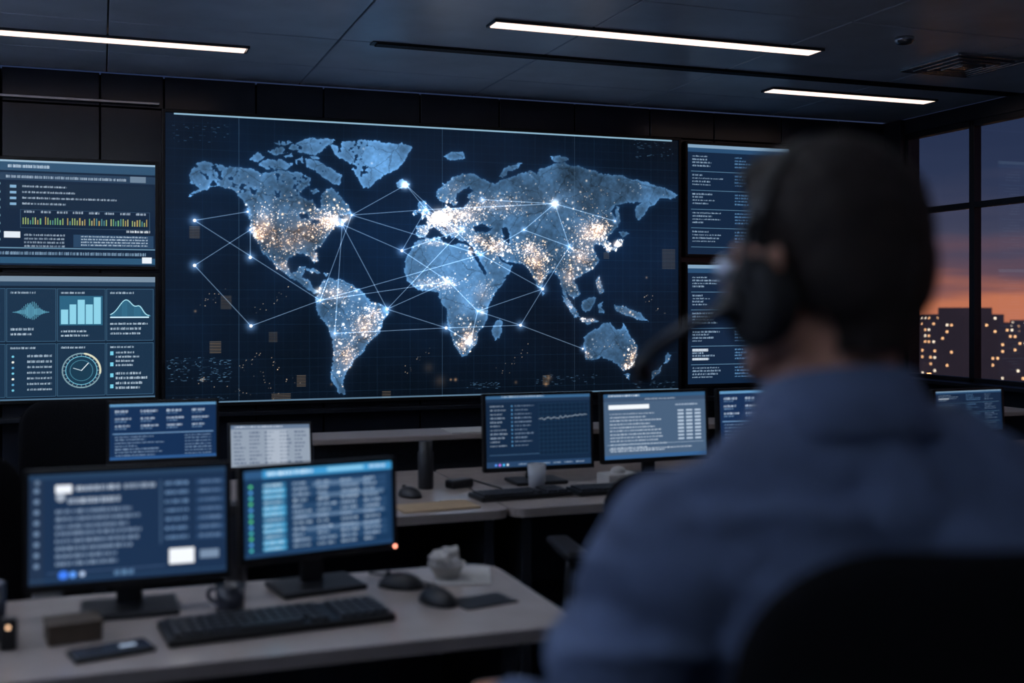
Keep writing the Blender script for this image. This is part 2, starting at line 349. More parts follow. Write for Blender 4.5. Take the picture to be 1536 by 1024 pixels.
    for (ax,ay,sx,sy,nn_,it) in CL:
        cx,cy=chart(ax,ay); sx*=1.3*K;sy*=1.3*K; a=it*min(1.0,nn_/(sx*sy)/0.2)
        glow+=a*0.31*np.exp(-((xx-cx)/(sx*0.95))**2-((yy-cy)/(sy*0.95))**2)
        core+=max(0,a-0.5)*0.36*np.exp(-((xx-cx)/(sx*0.55))**2-((yy-cy)/(sy*0.55))**2)
        for _ in range(int(nn_*1.1)):
            x=rng.normal(cx,sx);y=rng.normal(cy,sy); xi,yi=int(x),int(y)
            if 0<=xi<W and 0<=yi<H and land[yi,xi]>0:
                w=rng.rand(); c=(255,172+50*w,96+100*w); r=rng.choice([0.8,1.05,1.5,2.6],p=[.43,.3,.19,.08])
                cv.disc(x,y,r,c,it*rng.uniform(0.35,1.15),soft=True)
    cv.a=cv.a*(1-np.clip(glow*b6*0.4,0,0.5))[...,None]+(glow*(0.2+0.8*b6))[...,None]*np.array([1.0,0.62,0.40])*0.95+(core*b6)[...,None]*np.array([1.0,0.82,0.64])
    N={'a':(291,331),'b':(291,398),'c':(374,386),'d':(375,488),'e':(511,337),'f':(525,323),'g':(578,463),'h':(600,376),'i':(606,278),'j':(666,491),'k':(777,487),'l':(810,433),'m':(828,306),'n':(782,345),'o':(718,382),'p':(850,370),'q':(713,466),'r':(702,513),'s':(670,422),'t':(478,450),'u':(636,315),'v':(370,318),'w':(870,522),'x':(918,332),'y':(500,499),'z':(374,345),'A':(720,300),'B':(690,345)}
    LN='at av bz cz dt db fi fu eh fo ts gs gj yj eg gB jk kw kq lq lp lk mu mn mx mA no hu hs hB iu rq jr sq ot mp uB lo pn ey ft io'.split()
    for l in LN:
        p=chart(*N[l[0]]);q=chart(*N[l[1]]); cv.line(p[0],p[1],q[0],q[1],3.4,(110,155,210),0.055,add=True); cv.line(p[0],p[1],q[0],q[1],1.1,(185,205,222),0.48,add=True)
    for k_,p in N.items():
        x,y=chart(*p); big=k_ in 'abcdekmhigjlu'
        cv.disc(x,y,12 if big else 8,(150,198,255),0.46,soft=True); cv.disc(x,y,3.7 if big else 2.6,(252,252,252),1.0)
    for (ax,ay,r) in ((655,322,15),(920,366,8),(700,512,7),(518,328,9),(475,436,8),(604,278,9),(828,306,11),(720,468,6),(703,378,6),(945,545,6),(500,330,8)):
        x,y=chart(ax,ay); cv.disc(x,y,r,(255,215,180),0.6,soft=True)
    for (ax,ay,w,h) in ((291,350,15,20),(338,455,16,24),(322,521,17,20),(408,506,13,18),(450,572,14,22),(577,592,14,14),(998,390,26,38),(420,594,30,10),(905,385,10,14),(815,570,12,18)):  # yellowish light reflections on the screen, painted into the map artwork
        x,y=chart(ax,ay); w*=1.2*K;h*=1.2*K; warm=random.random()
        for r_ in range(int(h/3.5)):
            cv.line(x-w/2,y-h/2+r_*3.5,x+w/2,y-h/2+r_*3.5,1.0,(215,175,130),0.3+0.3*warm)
    for k_ in range(150):
        ax=250+random.random()*95; ay=535+random.random()*36; x,y=chart(ax,ay); cv.line(x,y,x+random.uniform(1,6),y,1.0,(130,185,225),random.uniform(.15,.6))
    for (x0,x1,y0,y1,nn_) in ((695,745,572,582,40),(800,890,560,575,40),(940,1010,570,580,30),(255,340,185,215,30),(945,1005,210,240,40),(255,345,590,600,20)):
        for k_ in range(nn_):
            x,y=chart(random.uniform(x0,x1),random.uniform(y0,y1)); cv.line(x,y,x+random.uniform(1,7),y,1.0,(110,160,200),random.uniform(.2,.5))
    for (x0,y0,x1,y1) in ((300,460,350,420),(350,560,400,520),(380,470,440,430),(300,570,380,590),(400,540,450,580),(740,560,790,520),(600,560,640,520),(960,440,990,470),(380,550,420,600)):
        for k_ in range(14):
            t=random.random(); x,y=chart(x0+(x1-x0)*t+random.gauss(0,4),y0+(y1-y0)*t+random.gauss(0,4)); cv.disc(x,y,1.0,(255,205,150),random.uniform(.2,.8),soft=True)
    for (ax,ay,r,al) in ((640,550,12,.18),(657,570,14,.22),(680,568,4,.8),(673,568,3,.8),(820,565,7,.4),(815,575,5,.6),(303,568,4,.6),(292,466,3,.6),(965,416,3,.6),(495,575,3,.4),(770,572,4,.4)):
        x,y=chart(ax,ay); cv.disc(x,y,r,(220,150,90),al*0.7,soft=True)
    for k_ in (0.125,0.5,0.77): cv.rect(k_,0,k_,1,(120,160,195),0.25)
    cv.rect(0.015,0,0.985,0.006,(170,215,240),0.75); cv.rect(0,0.994,1,1,(130,170,200),0.6)
    return cv

def ui_lines(cv,u,v,w,n,dv,c,h=0.02,al=0.85,lo=0.5):
    for i in range(n): cv.text(u,v+i*dv,w,h,c,al,random.uniform(lo,1))
def ui_chat():
    cv=Canvas(300,176,(24,44,72)); W=(215,225,238)
    cv.rect(0,0,1,.05,(34,58,86)); cv.rect(.0,.05,.075,1,(30,46,70)); cv.disc(12,13,4,(90,110,135)); 
    for i in range(8): cv.disc(11,26+i*17,4,(120,145,175),.8)
    cv.rect(.13,.11,.21,.18,(225,230,238)); cv.text(.23,.12,.22,.05,W,.9); cv.text(.47,.12,.16,.05,W,.7)
    cv.disc(46,38,7,(150,160,175)); cv.text(.19,.23,.26,.05,W,.8)
    for i in range(8):
        v=.33+i*.068; cv.text(.13,v,.46,.034,(165,185,210),.75,random.uniform(.55,1))
    cv.rect(.655,.1,.66,.7,(60,85,115))
    for i in range(7): cv.text(.68,.12+i*.085,.12,.034,(130,165,205),.8); cv.text(.86,.12+i*.085,.11,.03,(165,185,210),.8); cv.rect(.84,.115+i*.085,.99,.165+i*.085,(50,80,118),.5)
    cv.rect(.7,.75,.83,.89,(228,232,238)); cv.rect(.86,.78,.96,.86,(110,130,155)); cv.rect(.09,.9,.68,.905,(70,95,130))
    cv.disc(50,162,7,(60,120,235)); cv.disc(64,162,5,(90,150,240)); cv.disc(78,162,4,(170,190,220)); cv.text(.42,.91,.1,.05,(120,160,200),.8)
    cv.rect(0,.955,1,.96,(50,80,110)); return cv
def ui_table():
    cv=Canvas(280,170,(22,50,82)); W=(215,228,240)
    cv.rect(0,0,1,.1,(58,140,192)); cv.rect(0,0,.12,.1,(42,80,120)); cv.text(.15,.03,.3,.045,(235,245,250),.9); cv.rect(.55,.03,.8,.07,(130,190,220)); cv.text(.84,.03,.12,.04,W)
    for i in range(12):
        v=.16+i*.066
        cv.rect(.12,v,.27,v+.05,(70,165,212),.85 if i%3 else .5); cv.text(.13,v+.015,.12,.025,(225,240,250),.8)
        cv.disc(12,(v+.025)*170,3,[(90,210,140),(90,170,240),(80,200,200)][i%3])
        if i%4!=3:
            cv.rect(.3,v,.96,v+.05,(50,82,118),.5); 
        for j in range(4): 
            cv.text(.32+j*.16,v+.012,.13,.03,(195,212,230),.8,random.uniform(.5,1))
    for (u,v,w) in ((.45,.19,.4),(.5,.33,.44),(.34,.55,.6),(.4,.71,.5)): cv.rect(u,v,u+w,v+.045,(145,168,195),.45)
    cv.rect(0,.955,1,1,(30,60,95)); return cv
def ui_lists():
    cv=Canvas(300,196,(17,36,60)); W=(190,205,222)
    cv.rect(0,0,1,.045,(52,92,130)); cv.rect(0,.045,1,.09,(28,48,74)); cv.text(.15,.01,.4,.02,W,.9)
    for i in range(11):
        v=.14+i*.055; cv.text(.04,v,.17,.018,W,.8,random.uniform(.5,1)); cv.text(.27,v,.2,.018,(160,180,205),.75,random.uniform(.5,1))
        cv.rect(.24,v,.25,v+.018,(90,150,200))
    cv.rect(.5,.12,.98,.84,(14,32,54)); 
    for i in range(13): cv.rect(.5,.12+i*.06,.98,.12+i*.06,(45,80,110),.5)
    for i in range(13): cv.rect(.5+i*.04,.12,.5+i*.04,.84,(45,80,110),.4)
    pv=.5
    for i in range(30):
        nv=.33+.04*random.random()-.002*i; 
        if i: cv.uline(.5+(i-1)*.016,pv,.5+i*.016,nv,1,(200,215,230),.8)
        pv=nv
    cv.rect(.03,.82,.5,.825,(70,105,140)); cv.rect(0,.92,1,1,(34,60,92))
    for i,c in enumerate(((80,140,235),(190,110,220),(70,180,240),(200,210,220))): cv.disc(26+i*11,188,3.2,c)
    for i in range(6): cv.text(.3+i*.11,.95,.08,.02,W,.7)
    return cv
def ui_doc(bg=(66,88,114)):
    cv=Canvas(300,180,bg); W=(225,232,240)
    cv.rect(0,0,1,.06,(46,84,120)); cv.text(.05,.02,.3,.025,W,.9); cv.rect(0,.06,1,.12,(54,74,100)); cv.text(.4,.08,.3,.02,W,.6)
    cv.rect(.05,.17,.44,.24,(225,230,236)); cv.text(.7,.18,.22,.03,(200,212,228),.8)
    for i in range(12):
        v=.3+i*.052; cv.text(.06,v,.56,.022,(215,225,236),.8,random.uniform(.6,1))
    for i in range(9):
        v=.27+i*.055
        for j in range(3): cv.rect(.72+j*.085,v,.78+j*.085,v+.03,(190,205,222),.75)
    cv.rect(.03,.78,.97,.785,(150,170,190)); cv.text(.05,.84,.8,.025,W,.7); cv.rect(0,.94,1,1,(50,90,135)); return cv
def ui_blue():
    cv=Canvas(240,140,(18,42,76)); W=(215,228,242)
    cv.rect(0,0,1,.05,(90,140,180)); 
    for j in range(4):
        for i in range(3): cv.text(.05+j*.24,.12+i*.13,.17,.04,W,.85,random.uniform(.6,1)); cv.text(.05+j*.24,.175+i*.13,.1,.025,(140,175,210),.7)
    cv.rect(.03,.53,.97,.54,(110,150,190)); 
    for i in range(7): cv.text(.05,.58+i*.055,.5,.022,(170,195,220),.75,random.uniform(.4,1)); cv.text(.7,.58+i*.055,.25,.022,(170,195,220),.7)
    cv.rect(0,.94,1,1,(40,80,130)); return cv
def ui_sheet():
    cv=Canvas(200,110,(134,146,162))
    cv.rect(0,0,1,.1,(90,108,132)); cv.text(.05,.03,.6,.04,(220,226,235))
    for i in range(9):
        for j in range(5): cv.text(.04+j*.19,.16+i*.09,.15,.05,(66,80,104),.75,random.uniform(.5,1))
    cv.rect(.45,.14,.7,.95,(190,198,210),.4); return cv
def ui_dash_top():
    cv=Canvas(420,256,(14,32,54)); W=(200,214,228)
    cv.rect(0,0,1,.02,(140,170,190)); cv.rect(0,.02,1,.1,(42,74,102)); cv.text(.26,.045,.2,.03,W,.9)
    cv.rect(0,.12,1,.19,(34,56,80)); cv.text(.25,.145,.6,.03,W,.7); cv.rect(.87,.12,.95,.18,(100,120,140))
    cv.rect(.25,.22,.99,.46,(18,36,56)); 
    for i in range(4): cv.text(.33,.24+i*.055,.5,.02,W,.75,random.uniform(.3,1)); cv.rect(.27,.24+i*.055,.3,.265+i*.055,(120,160,190))
    for i in range(52):
        h=random.uniform(.04,.075); u=.33+i*.0122
        if i%9==8: continue
        cv.rect(u,.61-h,u+.005,.61,random.choice([(170,190,110),(120,180,120),(205,200,130),(190,160,90),(90,150,150)]),.85)
    cv.outline(.32,.47,.97,.64,(80,110,135),.6); cv.text(.85,.65,.12,.025,(230,235,240),1)
    for j in range(8): cv.text(.34+j*.08,.48,.05,.02,W,.8)
    cv.rect(.24,.68,.32,.74,(210,218,226)); cv.rect(.58,.7,.99,.82,(36,62,90)); 
    for i in range(4): 
        cv.text(.34,.7+i*.035,.2,.02,W,.7); cv.text(.62,.71+i*.027,.34,.015,W,.8)
    cv.rect(.0,.83,1,.84,(90,125,150)); cv.text(.1,.87,.85,.03,(150,180,205),.8); cv.rect(0,.92,1,.98,(40,78,108)); cv.rect(.93,.91,.98,.97,(215,222,230))
    for i in range(9): cv.text(.03,.2+i*.08,.14,.03,W,.7)
    for i in range(8): cv.rect(.2,.22+i*.075,.225,.24+i*.075,(150,180,200),.8)
    return cv
def ui_dash_tiles():
    cv=Canvas(420,288,(16,32,50)); W=(195,212,226); T=(110,190,215)
    cv.rect(0,0,1,.045,(110,130,148)); cv.rect(0,.045,1,.08,(36,60,84))
    def tile(c,r): 
        u0=.005+c*.2475; v0=.1+r*.445; cv.rect(u0,v0,u0+.24,v0+.425,(24,46,68)); cv.outline(u0,v0,u0+.24,v0+.425,(70,110,140),.8); cv.text(u0+.02,v0+.025,.12,.02,W,.8); return u0,v0
    for r in range(2):
        u0,v0=tile(0,r); ui_lines(cv,u0+.02,v0+.09,.2,7,.045,W,.018)
    u0,v0=tile(1,0)
    for i in range(40):
        t=i/40; a=.09*math.exp(-((t-.5)/.25)**2)*(.3+.7*abs(math.sin(i*1.7))); cv.uline(u0+.03+t*.18,v0+.19-a,u0+.03+t*.18,v0+.19+a*.7,1.0,T,.85)
    ui_lines(cv,u0+.02,v0+.32,.2,2,.04,W,.018)
    u0,v0=tile(2,0); cv.rect(u0+.012,v0+.06,u0+.228,v0+.3,(40,90,118))
    for i,h in enumerate((.12,.16,.2,.16,.22)): cv.rect(u0+.02+i*.041,v0+.29-h,u0+.055+i*.041,v0+.29,(140,205,225),.9)
    ui_lines(cv,u0+.02,v0+.34,.2,2,.035,W,.018)
    u0,v0=tile(3,0); pv=None
    for i in range(30):
        t=i/29; v=v0+.22-.13*math.exp(-((t-.4)/.25)**2)-.06*math.exp(-((t-.75)/.12)**2)
        if pv: cv.uline(u0+.02+(t-1/29)*.2,pv,u0+.02+t*.2,v,1.6,(170,225,240)); 
        cv.rect(u0+.02+t*.2,v,u0+.028+t*.2,v0+.23,(60,130,160),.5); pv=v
    cv.rect(u0+.02,v0+.23,u0+.22,v0+.24,(190,220,235)); ui_lines(cv,u0+.02,v0+.28,.2,3,.04,W,.018)
    u0,v0=tile(1,1); 
    for i in range(7): cv.disc((u0+.03)*420,(v0+.1+i*.045)*288,2.6,[T,(230,230,220),(90,160,200)][i%3]); cv.text(u0+.1,v0+.09+i*.045,.12,.018,W,.8)
    u0,v0=tile(2,1); cu,cvv=u0+.12,v0+.22; cv.ring(cu,cvv,40,2.5,(120,150,160)); cv.ring(cu,cvv,40,3.6,(205,205,180),-80,10); cv.ring(cu,cvv,33,1.2,T); cv.disc(cu*420,cvv*288,30,(24,54,74)); cv.ring(cu,cvv,24,1,T,0,360,.5)
    for i in range(24):
        a=i*math.pi/12; cv.line(cu*420+34*math.cos(a),cvv*288+34*math.sin(a),cu*420+38*math.cos(a),cvv*288+38*math.sin(a),1,(200,215,215),.7)
    cv.uline(cu,cvv,cu+.035,cvv-.06,1.5,(230,240,245)); cv.uline(cu,cvv,cu-.04,cvv-.02,1.2,(200,220,230))
    u0,v0=tile(3,1); ui_lines(cv,u0+.05,v0+.07,.17,4,.035,W,.018); ui_lines(cv,u0+.05,v0+.24,.17,4,.04,W,.022)
    for i in range(4): cv.rect(u0+.02,v0+.07+i*.09,u0+.035,v0+.1+i*.09,T)
    cv.rect(0,.985,1,1,(70,100,125)); return cv
def ui_log(seed,n):
    random.seed(seed); cv=Canvas(260,260,(15,34,58)); W=(170,195,218)
    cv.rect(0,0,1,.03,(120,150,175)); cv.rect(0,.03,1,.07,(36,70,104))
    for i in range(n):
        v=.1+i*(.86/n)
        if i%6==5: cv.rect(.04,v,.96,v+.004,(90,130,160)); continue
        if i%6==4: continue
        cv.text(.05,v,.3,.014,W,.8,random.uniform(.3,1)); cv.text(.46,v,.22,.014,(110,160,205),.8,random.uniform(.3,1)); cv.text(.74,v,.2,.014,W,.6,random.uniform(.3,1))
        if random.random()<.09: cv.rect(.05,v-.004,.2,v+.018,(205,214,224),.8)
    return cv

# ---------------------------------------------------------------- room shell
bm=bmesh.new(); box(bm,(1.9,2.75,-0.05),(8.8,10.9,0.1)); finish(bm,'floor',M['floor'])
bm=bmesh.new(); box(bm,(1.9,2.75,CEIL+0.09),(8.8,10.9,0.1),mi=0)
x=-2.5; 
while x<WIN_X-0.01:
    w=min(1.27,WIN_X-x); y=-2.5
    for yb in (-1.3,0.0,1.3,2.6,3.9,5.2,6.56,7.35,8.0):
        box(bm,(x+w/2,(y+yb)/2,CEIL+0.02),(w-0.010,yb-y-0.010,0.04),0.004,mi=1,seg=1); y=yb
    x+=1.27
finish(bm,'ceiling',[M['gap'],M['ceiling']])
bm=bmesh.new(); box(bm,(1.9,WALL_Y+0.15,1.47),(8.8,0.1,2.94),mi=0)
xs=[-2.5,-1.8,-1.2,-0.6,0.0,0.405,1.016,1.485,2.19,2.8,3.41,4.05,4.62,5.25,5.8,6.3]
for a,b_ in zip(xs,xs[1:]):
    for z0,z1 in ((0,0.66),(0.66,2.715),(2.715,2.94)):
        box(bm,((a+b_)/2,WALL_Y+0.06,(z0+z1)/2),(b_-a-0.01,0.1,z1-z0-0.01),0.003,mi=1,seg=1)
finish(bm,'wall_back',[M['gap'],M['wallpanel']])
bm=bmesh.new(); box(bm,(-2.55,2.75,1.47),(0.1,10.9,2.94)); finish(bm,'wall_left',M['wall'])
bm=bmesh.new(); box(bm,(1.9,-2.6,1.47),(8.8,0.1,2.94)); finish(bm,'wall_front',M['wall'])
bm=bmesh.new(); box(bm,(WIN_X+0.08,2.75,0.3925),(0.16,10.9,0.785)); box(bm,(WIN_X+0.08,2.75,2.88),(0.16,10.9,0.12)); box(bm,(WIN_X+0.06,7.93,1.47),(0.2,0.25,2.94),0.005)
box(bm,(WIN_X+0.08,-2.3,1.47),(0.16,0.5,2.94))
finish(bm,'wall_right',M['frame'])
ys=[7.8-0.76*i for i in range(13)]
for i,(a,b_) in enumerate(zip(ys,ys[1:])):
    e=empty('window_%d'%(i+1),(WIN_X+0.05,(a+b_)/2,1.8)); bm=bmesh.new()
    hw=0.38
    for s in (-1,1): box(bm,(0,s*(hw-0.013),0),(0.07,0.03,2.04),0.003)
    box(bm,(0,0,1.0),(0.07,0.76,0.05),0.003); box(bm,(0,0,-0.99),(0.07,0.76,0.05),0.003); box(bm,(0,0,0.37),(0.07,0.72,0.045),0.003)
    finish(bm,'frame',M['frame'],e)
    bm=bmesh.new(); box(bm,(0,0,0.0),(0.008,0.74,2.0)); finish(bm,'pane',M['glass'],e)
bm=bmesh.new(); box(bm,(WIN_X-0.07,2.7,0.79),(0.18,10.2,0.03),0.005); finish(bm,'window_sill',M['frame'])
bm=bmesh.new(); box(bm,(1.9,WALL_Y-0.01,0.05),(8.7,0.02,0.1),0.003); finish(bm,'baseboard_back',M['frame'])
bm=bmesh.new(); box(bm,(-1.05,WALL_Y-0.015,2.745),(2.85,0.03,0.02),0.004); finish(bm,'trim_1',M['trim'])

# ceiling fixtures
def ceiling_light(x0,x1,y,mt='strip'):
    e=empty('linear_ceiling_light',((x0+x1)/2,y,CEIL)); L=x1-x0
    bm=bmesh.new()
    for s in (-1,1): box(bm,(0,s*0.072,-0.004),(L+0.04,0.012,0.022),0.003); box(bm,(s*(L/2+0.014),0,-0.004),(0.012,0.15,0.022),0.003)
    finish(bm,'housing',M['metal'],e)
    bm=bmesh.new(); box(bm,(0,0,-0.008),(L,0.13,0.014),0.002); finish(bm,'diffuser',M[mt],e)
for a in ((2.02,4.08,5.87),(-1.3,0.82,6.98),(4.49,5.89,7.01)): ceiling_light(*a)
for a in ((-1.6,0.4,4.3),(2.8,4.8,3.6),(-0.9,1.1,2.5),(-1.6,0.2,-0.9)): ceiling_light(*a,mt='fill_strip')  # unseen extra strips, added out of view to brighten the room
def fill_uplight(name,loc,rz,L,power,col):  # added fill: unseen wall trough with an upward area lamp, brightens the ceiling
    e=empty(name,loc,rz); bm=bmesh.new()
    box(bm,(0,0,0),(L,0.12,0.012),0.003); box(bm,(0,-0.06,0.03),(L,0.012,0.07),0.003)
    for s in (-1,1): box(bm,(s*L/2,0,0.03),(0.012,0.12,0.07),0.003)
    finish(bm,'fill_trough',M['frame'],e)
    ld=bpy.data.lights.new('fill_lamp','AREA'); ld.shape='RECTANGLE'; ld.size=L-0.05; ld.size_y=0.08; ld.energy=power; ld.color=col
    lo=bpy.data.objects.new('fill_lamp',ld); scene.collection.objects.link(lo); lo.parent=e; lo.location=(0,0,0.012); lo.rotation_euler=(math.pi,0,0)
fill_uplight('added_fill_light',(-2.43,3.6,2.0),math.radians(90),7.0,190,(0.76,0.85,1.0))
fill_uplight('added_fill_light',(1.9,-2.48,2.0),math.radians(180),7.0,40,(0.76,0.85,1.0))
bm=bmesh.new()
for k in range(3): box(bm,(3.9,6.54+k*0.03,CEIL-0.006),(4.75,0.012,0.018),0.002)
box(bm,(3.9,6.57,CEIL-0.002),(4.8,0.1,0.006)); finish(bm,'linear_air_diffuser',M['bezel2'])
e=empty('ceiling_glare_grille',(5.2,5.87,CEIL)); bm=bmesh.new()  # glare on the glossy ceiling, put in as an added pale metal grille
for k in range(4):
    s=0.27-k*0.06
    for d in (-1,1): box(bm,(0,d*s,-0.008-0.004*k),(2*s,0.02,0.016),0.002); box(bm,(d*s,0,-0.008-0.004*k),(0.02,2*s,0.016),0.002)
box(bm,(0,0,-0.015),(0.1,0.1,0.02),0.003)
finish(bm,'glare_bars',M['trim'],e)
e=empty('smoke_detector',(4.36,5.4,CEIL)); bm=bmesh.new(); lathe(bm,[(0.055,0),(0.055,-0.02),(0.04,-0.035),(0.015,-0.04)],(0,0,0)); finish(bm,'body',M['trim'],e,True)

# ---------------------------------------------------------------- wall displays
def wall_display(name,x0,x1,z0,z1,cv,mt,bez=0.022):
    e=empty(name,((x0+x1)/2,WALL_Y,(z0+z1)/2)); w,h=x1-x0,z1-z0; bm=bmesh.new()
    box(bm,(0,-0.025,0),(w+2*bez,0.04,h+2*bez),0.004)
    for s in (-1,1): box(bm,(s*(w/2+bez/2),-0.052,0),(bez,0.02,h+2*bez),0.003); box(bm,(0,-0.052,s*(h/2+bez/2)),(w,0.02,bez),0.003)
    finish(bm,'housing',M['bezel'],e)
    screen_mesh('display_panel',cv,w,h,mt,e,(0,-0.05,0)); return e
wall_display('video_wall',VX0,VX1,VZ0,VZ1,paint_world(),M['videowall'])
wall_display('wall_display',-0.87,0.345,1.655,2.33,ui_dash_top(),M['screen'])
wall_display('wall_display',-0.87,0.345,0.785,1.585,ui_dash_tiles(),M['screen'])
wall_display('wall_display',4.345,5.28,1.80,2.665,ui_log(3,30),M['screen'])
wall_display('wall_display',4.345,5.28,0.775,1.715,ui_log(4,34),M['screen'])
random.seed(21)
bm=bmesh.new(); box(bm,(2.0,WALL_Y-0.06,0.66),(6.6,0.12,0.03),0.004); finish(bm,'trim_2',M['frame'])

# ---------------------------------------------------------------- desks
def desk(name,x0,x1,y0,y1,z=0.74,rr=0.05,legs=()):
    e=empty(name,((x0+x1)/2,(y0+y1)/2,0)); w,d=x1-x0,y1-y0
    bm=bmesh.new(); pts=[]
    for cx,cy,a0 in ((w/2-rr,d/2-rr,0),(-w/2+rr,d/2-rr,90),(-w/2+rr,-d/2+rr,180),(w/2-rr,-d/2+rr,270)):
        for k in range(7):
            a=math.radians(a0+15*k); pts.append((cx+rr*math.cos(a),cy+rr*math.sin(a)))
    top=[bm.verts.new((p[0],p[1],z)) for p in pts]; ft=bm.faces.new(top)
    r=bmesh.ops.extrude_face_region(bm,geom=[ft]); vs=[g for g in r['geom'] if isinstance(g,bmesh.types.BMVert)]
    bmesh.ops.translate(bm,vec=(0,0,-0.028),verts=vs)
    bm.normal_update()
    for f in bm.faces: f.material_index=0 if abs(f.normal.z)>0.5 else 1
    finish(bm,'top',[M['desk'],M['deskedge']],e)
    bm=bmesh.new()
    for lx in legs:
        box(bm,(lx-(x0+x1)/2,0,z/2-0.014),(0.035,d-0.1,z-0.03),0.004)
    box(bm,(0,d/2-0.09,z-0.25),(w-0.12,0.018,0.42),0.003)
    finish(bm,'frame',M['deskleg'],e); return e
desk('desk',-1.7,0.94,2.165,2.765,rr=0.08,legs=(-1.6,-0.3,0.80))
desk('desk',-1.3,1.245,3.45,4.4,legs=(-1.2,0.0,1.19))
desk('desk',1.255,4.3,3.45,4.4,legs=(1.32,2.7,4.2))
e=empty('desk_partition',(2.6,4.52,0)); bm=bmesh.new()
box(bm,(0,0.04,0.425),(3.6,0.05,0.85),0.006,mi=0); box(bm,(0,0.04,0.862),(3.64,0.26,0.022),0.005,mi=1)
for k in range(4): box(bm,(-1.7+k*1.13,0.04,0.01),(0.05,0.3,0.02),0.003,mi=2)
finish(bm,'panel',[M['panel'],M['deskedge'],M['deskleg']],e)
bm=bmesh.new(); box(bm,(1.47,4.53,0.8765),(0.24,0.17,0.006),0.001); finish(bm,'document',M['paper'])

# ---------------------------------------------------------------- monitors
def monitor(name,x,y,w,h,zb,cv,rz=0,tilt=0,led=None,dz=0.74):
    e=empty(name,(x,y,dz),math.radians(rz)); zc=zb-dz+h/2; t=math.radians(tilt)
    hd=empty('display_head',(0,0,zc),0,e); hd.rotation_euler=(-t,0,0)
    bm=bmesh.new(); b_=0.011
    box(bm,(0,0.012,0),(w,0.022,h),0.005); 
    for s in (-1,1): box(bm,(s*(w/2-b_/2),-0.001,0),(b_,0.01,h),0.002)
    box(bm,(0,-0.001,h/2-b_/2),(w,0.01,b_),0.002); box(bm,(0,-0.001,-h/2+b_*0.75),(w,0.01,b_*1.5),0.002)
    box(bm,(0,0.035,-0.01),(w*0.55,0.03,h*0.5),0.01)
    finish(bm,'bezel',M['bezel'],hd)
    screen_mesh('screen',cv,w-2*b_,h-2.4*b_,M['screen'],hd,(0,-0.0015,0.003))
    if led: 
        bm=bmesh.new(); ell(bm,(w/2-0.008,-0.008,-h/2+0.008),(0.0035,0.002,0.0035)); finish(bm,'power_led',M[led],hd,True)
    bm=bmesh.new(); box(bm,(0,0.06,zc/2+0.01),(0.055,0.018,zc+0.02),0.005); box(bm,(0,0.05,zc),(0.06,0.04,0.06),0.005)
    box(bm,(0,0.03,0.007),(0.2,0.15,0.013),0.005); finish(bm,'stand',M['bezel2'],e)
    return e
monitor('computer_monitor',0.060,2.56,0.42,0.254,0.802,ui_chat(),0,4)
monitor('computer_monitor',0.478,2.62,0.38,0.220,0.818,ui_table(),10,3,'led_r')
monitor('computer_monitor',1.525,3.92,0.435,0.287,0.79,ui_lists(),0,3)
monitor('computer_monitor',2.005,3.92,0.465,0.272,0.80,ui_doc(),2,3)
monitor('computer_monitor',2.50,3.94,0.44,0.25,0.82,ui_blue(),3,3)
monitor('computer_monitor',3.53,3.95,0.40,0.2,0.84,ui_log(9,22),4,3)
monitor('computer_monitor',0.21,4.18,0.38,0.22,0.845,ui_blue(),0,3)
e=empty('tablet_computer',(0.565,4.05,0.741),math.radians(6)); hd=empty('display_head',(0,0,0.165),0,e); hd.rotation_euler=(math.radians(-12),math.radians(1.5),0)
bm=bmesh.new(); box(bm,(0,0.006,0),(0.30,0.012,0.165),0.005); finish(bm,'case',M['bezel'],hd)
screen_mesh('screen',ui_sheet(),0.28,0.145,M['screen'],hd,(0,-0.0008,0))
bm=bmesh.new(); box(bm,(0,0.05,0.09),(0.05,0.01,0.16),0.003,rot=None); box(bm,(0,0.03,0.006),(0.16,0.13,0.012),0.004); box(bm,(0,0.01,0.085),(0.2,0.05,0.01),0.003); finish(bm,'stand',M['bezel2'],e)

# ---------------------------------------------------------------- keyboards, mice, desk things
def keyboard(x,y,w,d,rz,z=0.74):
    e=empty('computer_keyboard',(x,y,z),math.radians(rz)); bm=bmesh.new()
    box(bm,(0,0,0.009),(w,d,0.016),0.004); finish(bm,'base',M['bezel'],e); bm=bmesh.new(); nx=int(w/0.021)
    for j in range(5):
        for i in range(nx):
            if j==0 and nx*0.28<i<nx*0.6: continue
            if i==int(nx*0.72) : continue
            box(bm,(-w/2+0.012+(i+0.5)*(w-0.024)/nx,-d/2+0.012+(j+0.5)*(d-0.024)/5,0.0195),((w-0.024)/nx-0.003,(d-0.024)/5-0.003,0.008),0.0012,seg=1)
    box(bm,(-w/2+0.012+0.44*(w-0.024),-d/2+0.012+0.5*(d-0.024)/5,0.0195),(0.3*(w-0.024),(d-0.024)/5-0.003,0.008),0.0012,seg=1)
    finish(bm,'keys',M['key'],e)
def mouse(x,y,rz,z=0.74):
    e=empty('computer_mouse',(x,y,z),math.radians(rz)); bm=bmesh.new()
    tb=bmesh.new(); bmesh.ops.create_uvsphere(tb,u_segments=24,v_segments=14,radius=1)
    for v in tb.verts:
        v.co.x*=0.032*(1-0.12*v.co.y); v.co.y*=0.056; v.co.z=max(0,v.co.z)*0.034+0.002 if v.co.z>0 else 0.002*(1+v.co.z)
    merge(bm,tb,0,True); cyl(bm,(-0.004,0.03,0.03),(0.004,0.03,0.03),0.008,mi=1); finish(bm,'body',[M['bezel2'],M['key']],e)
keyboard(0.345,2.37,0.46,0.155,5)
mouse(0.70,2.42,25); mouse(0.66,2.585,60)
keyboard(1.36,3.67,0.34,0.13,4); keyboard(1.72,3.66,0.34,0.13,0); mouse(1.0,3.80,20)
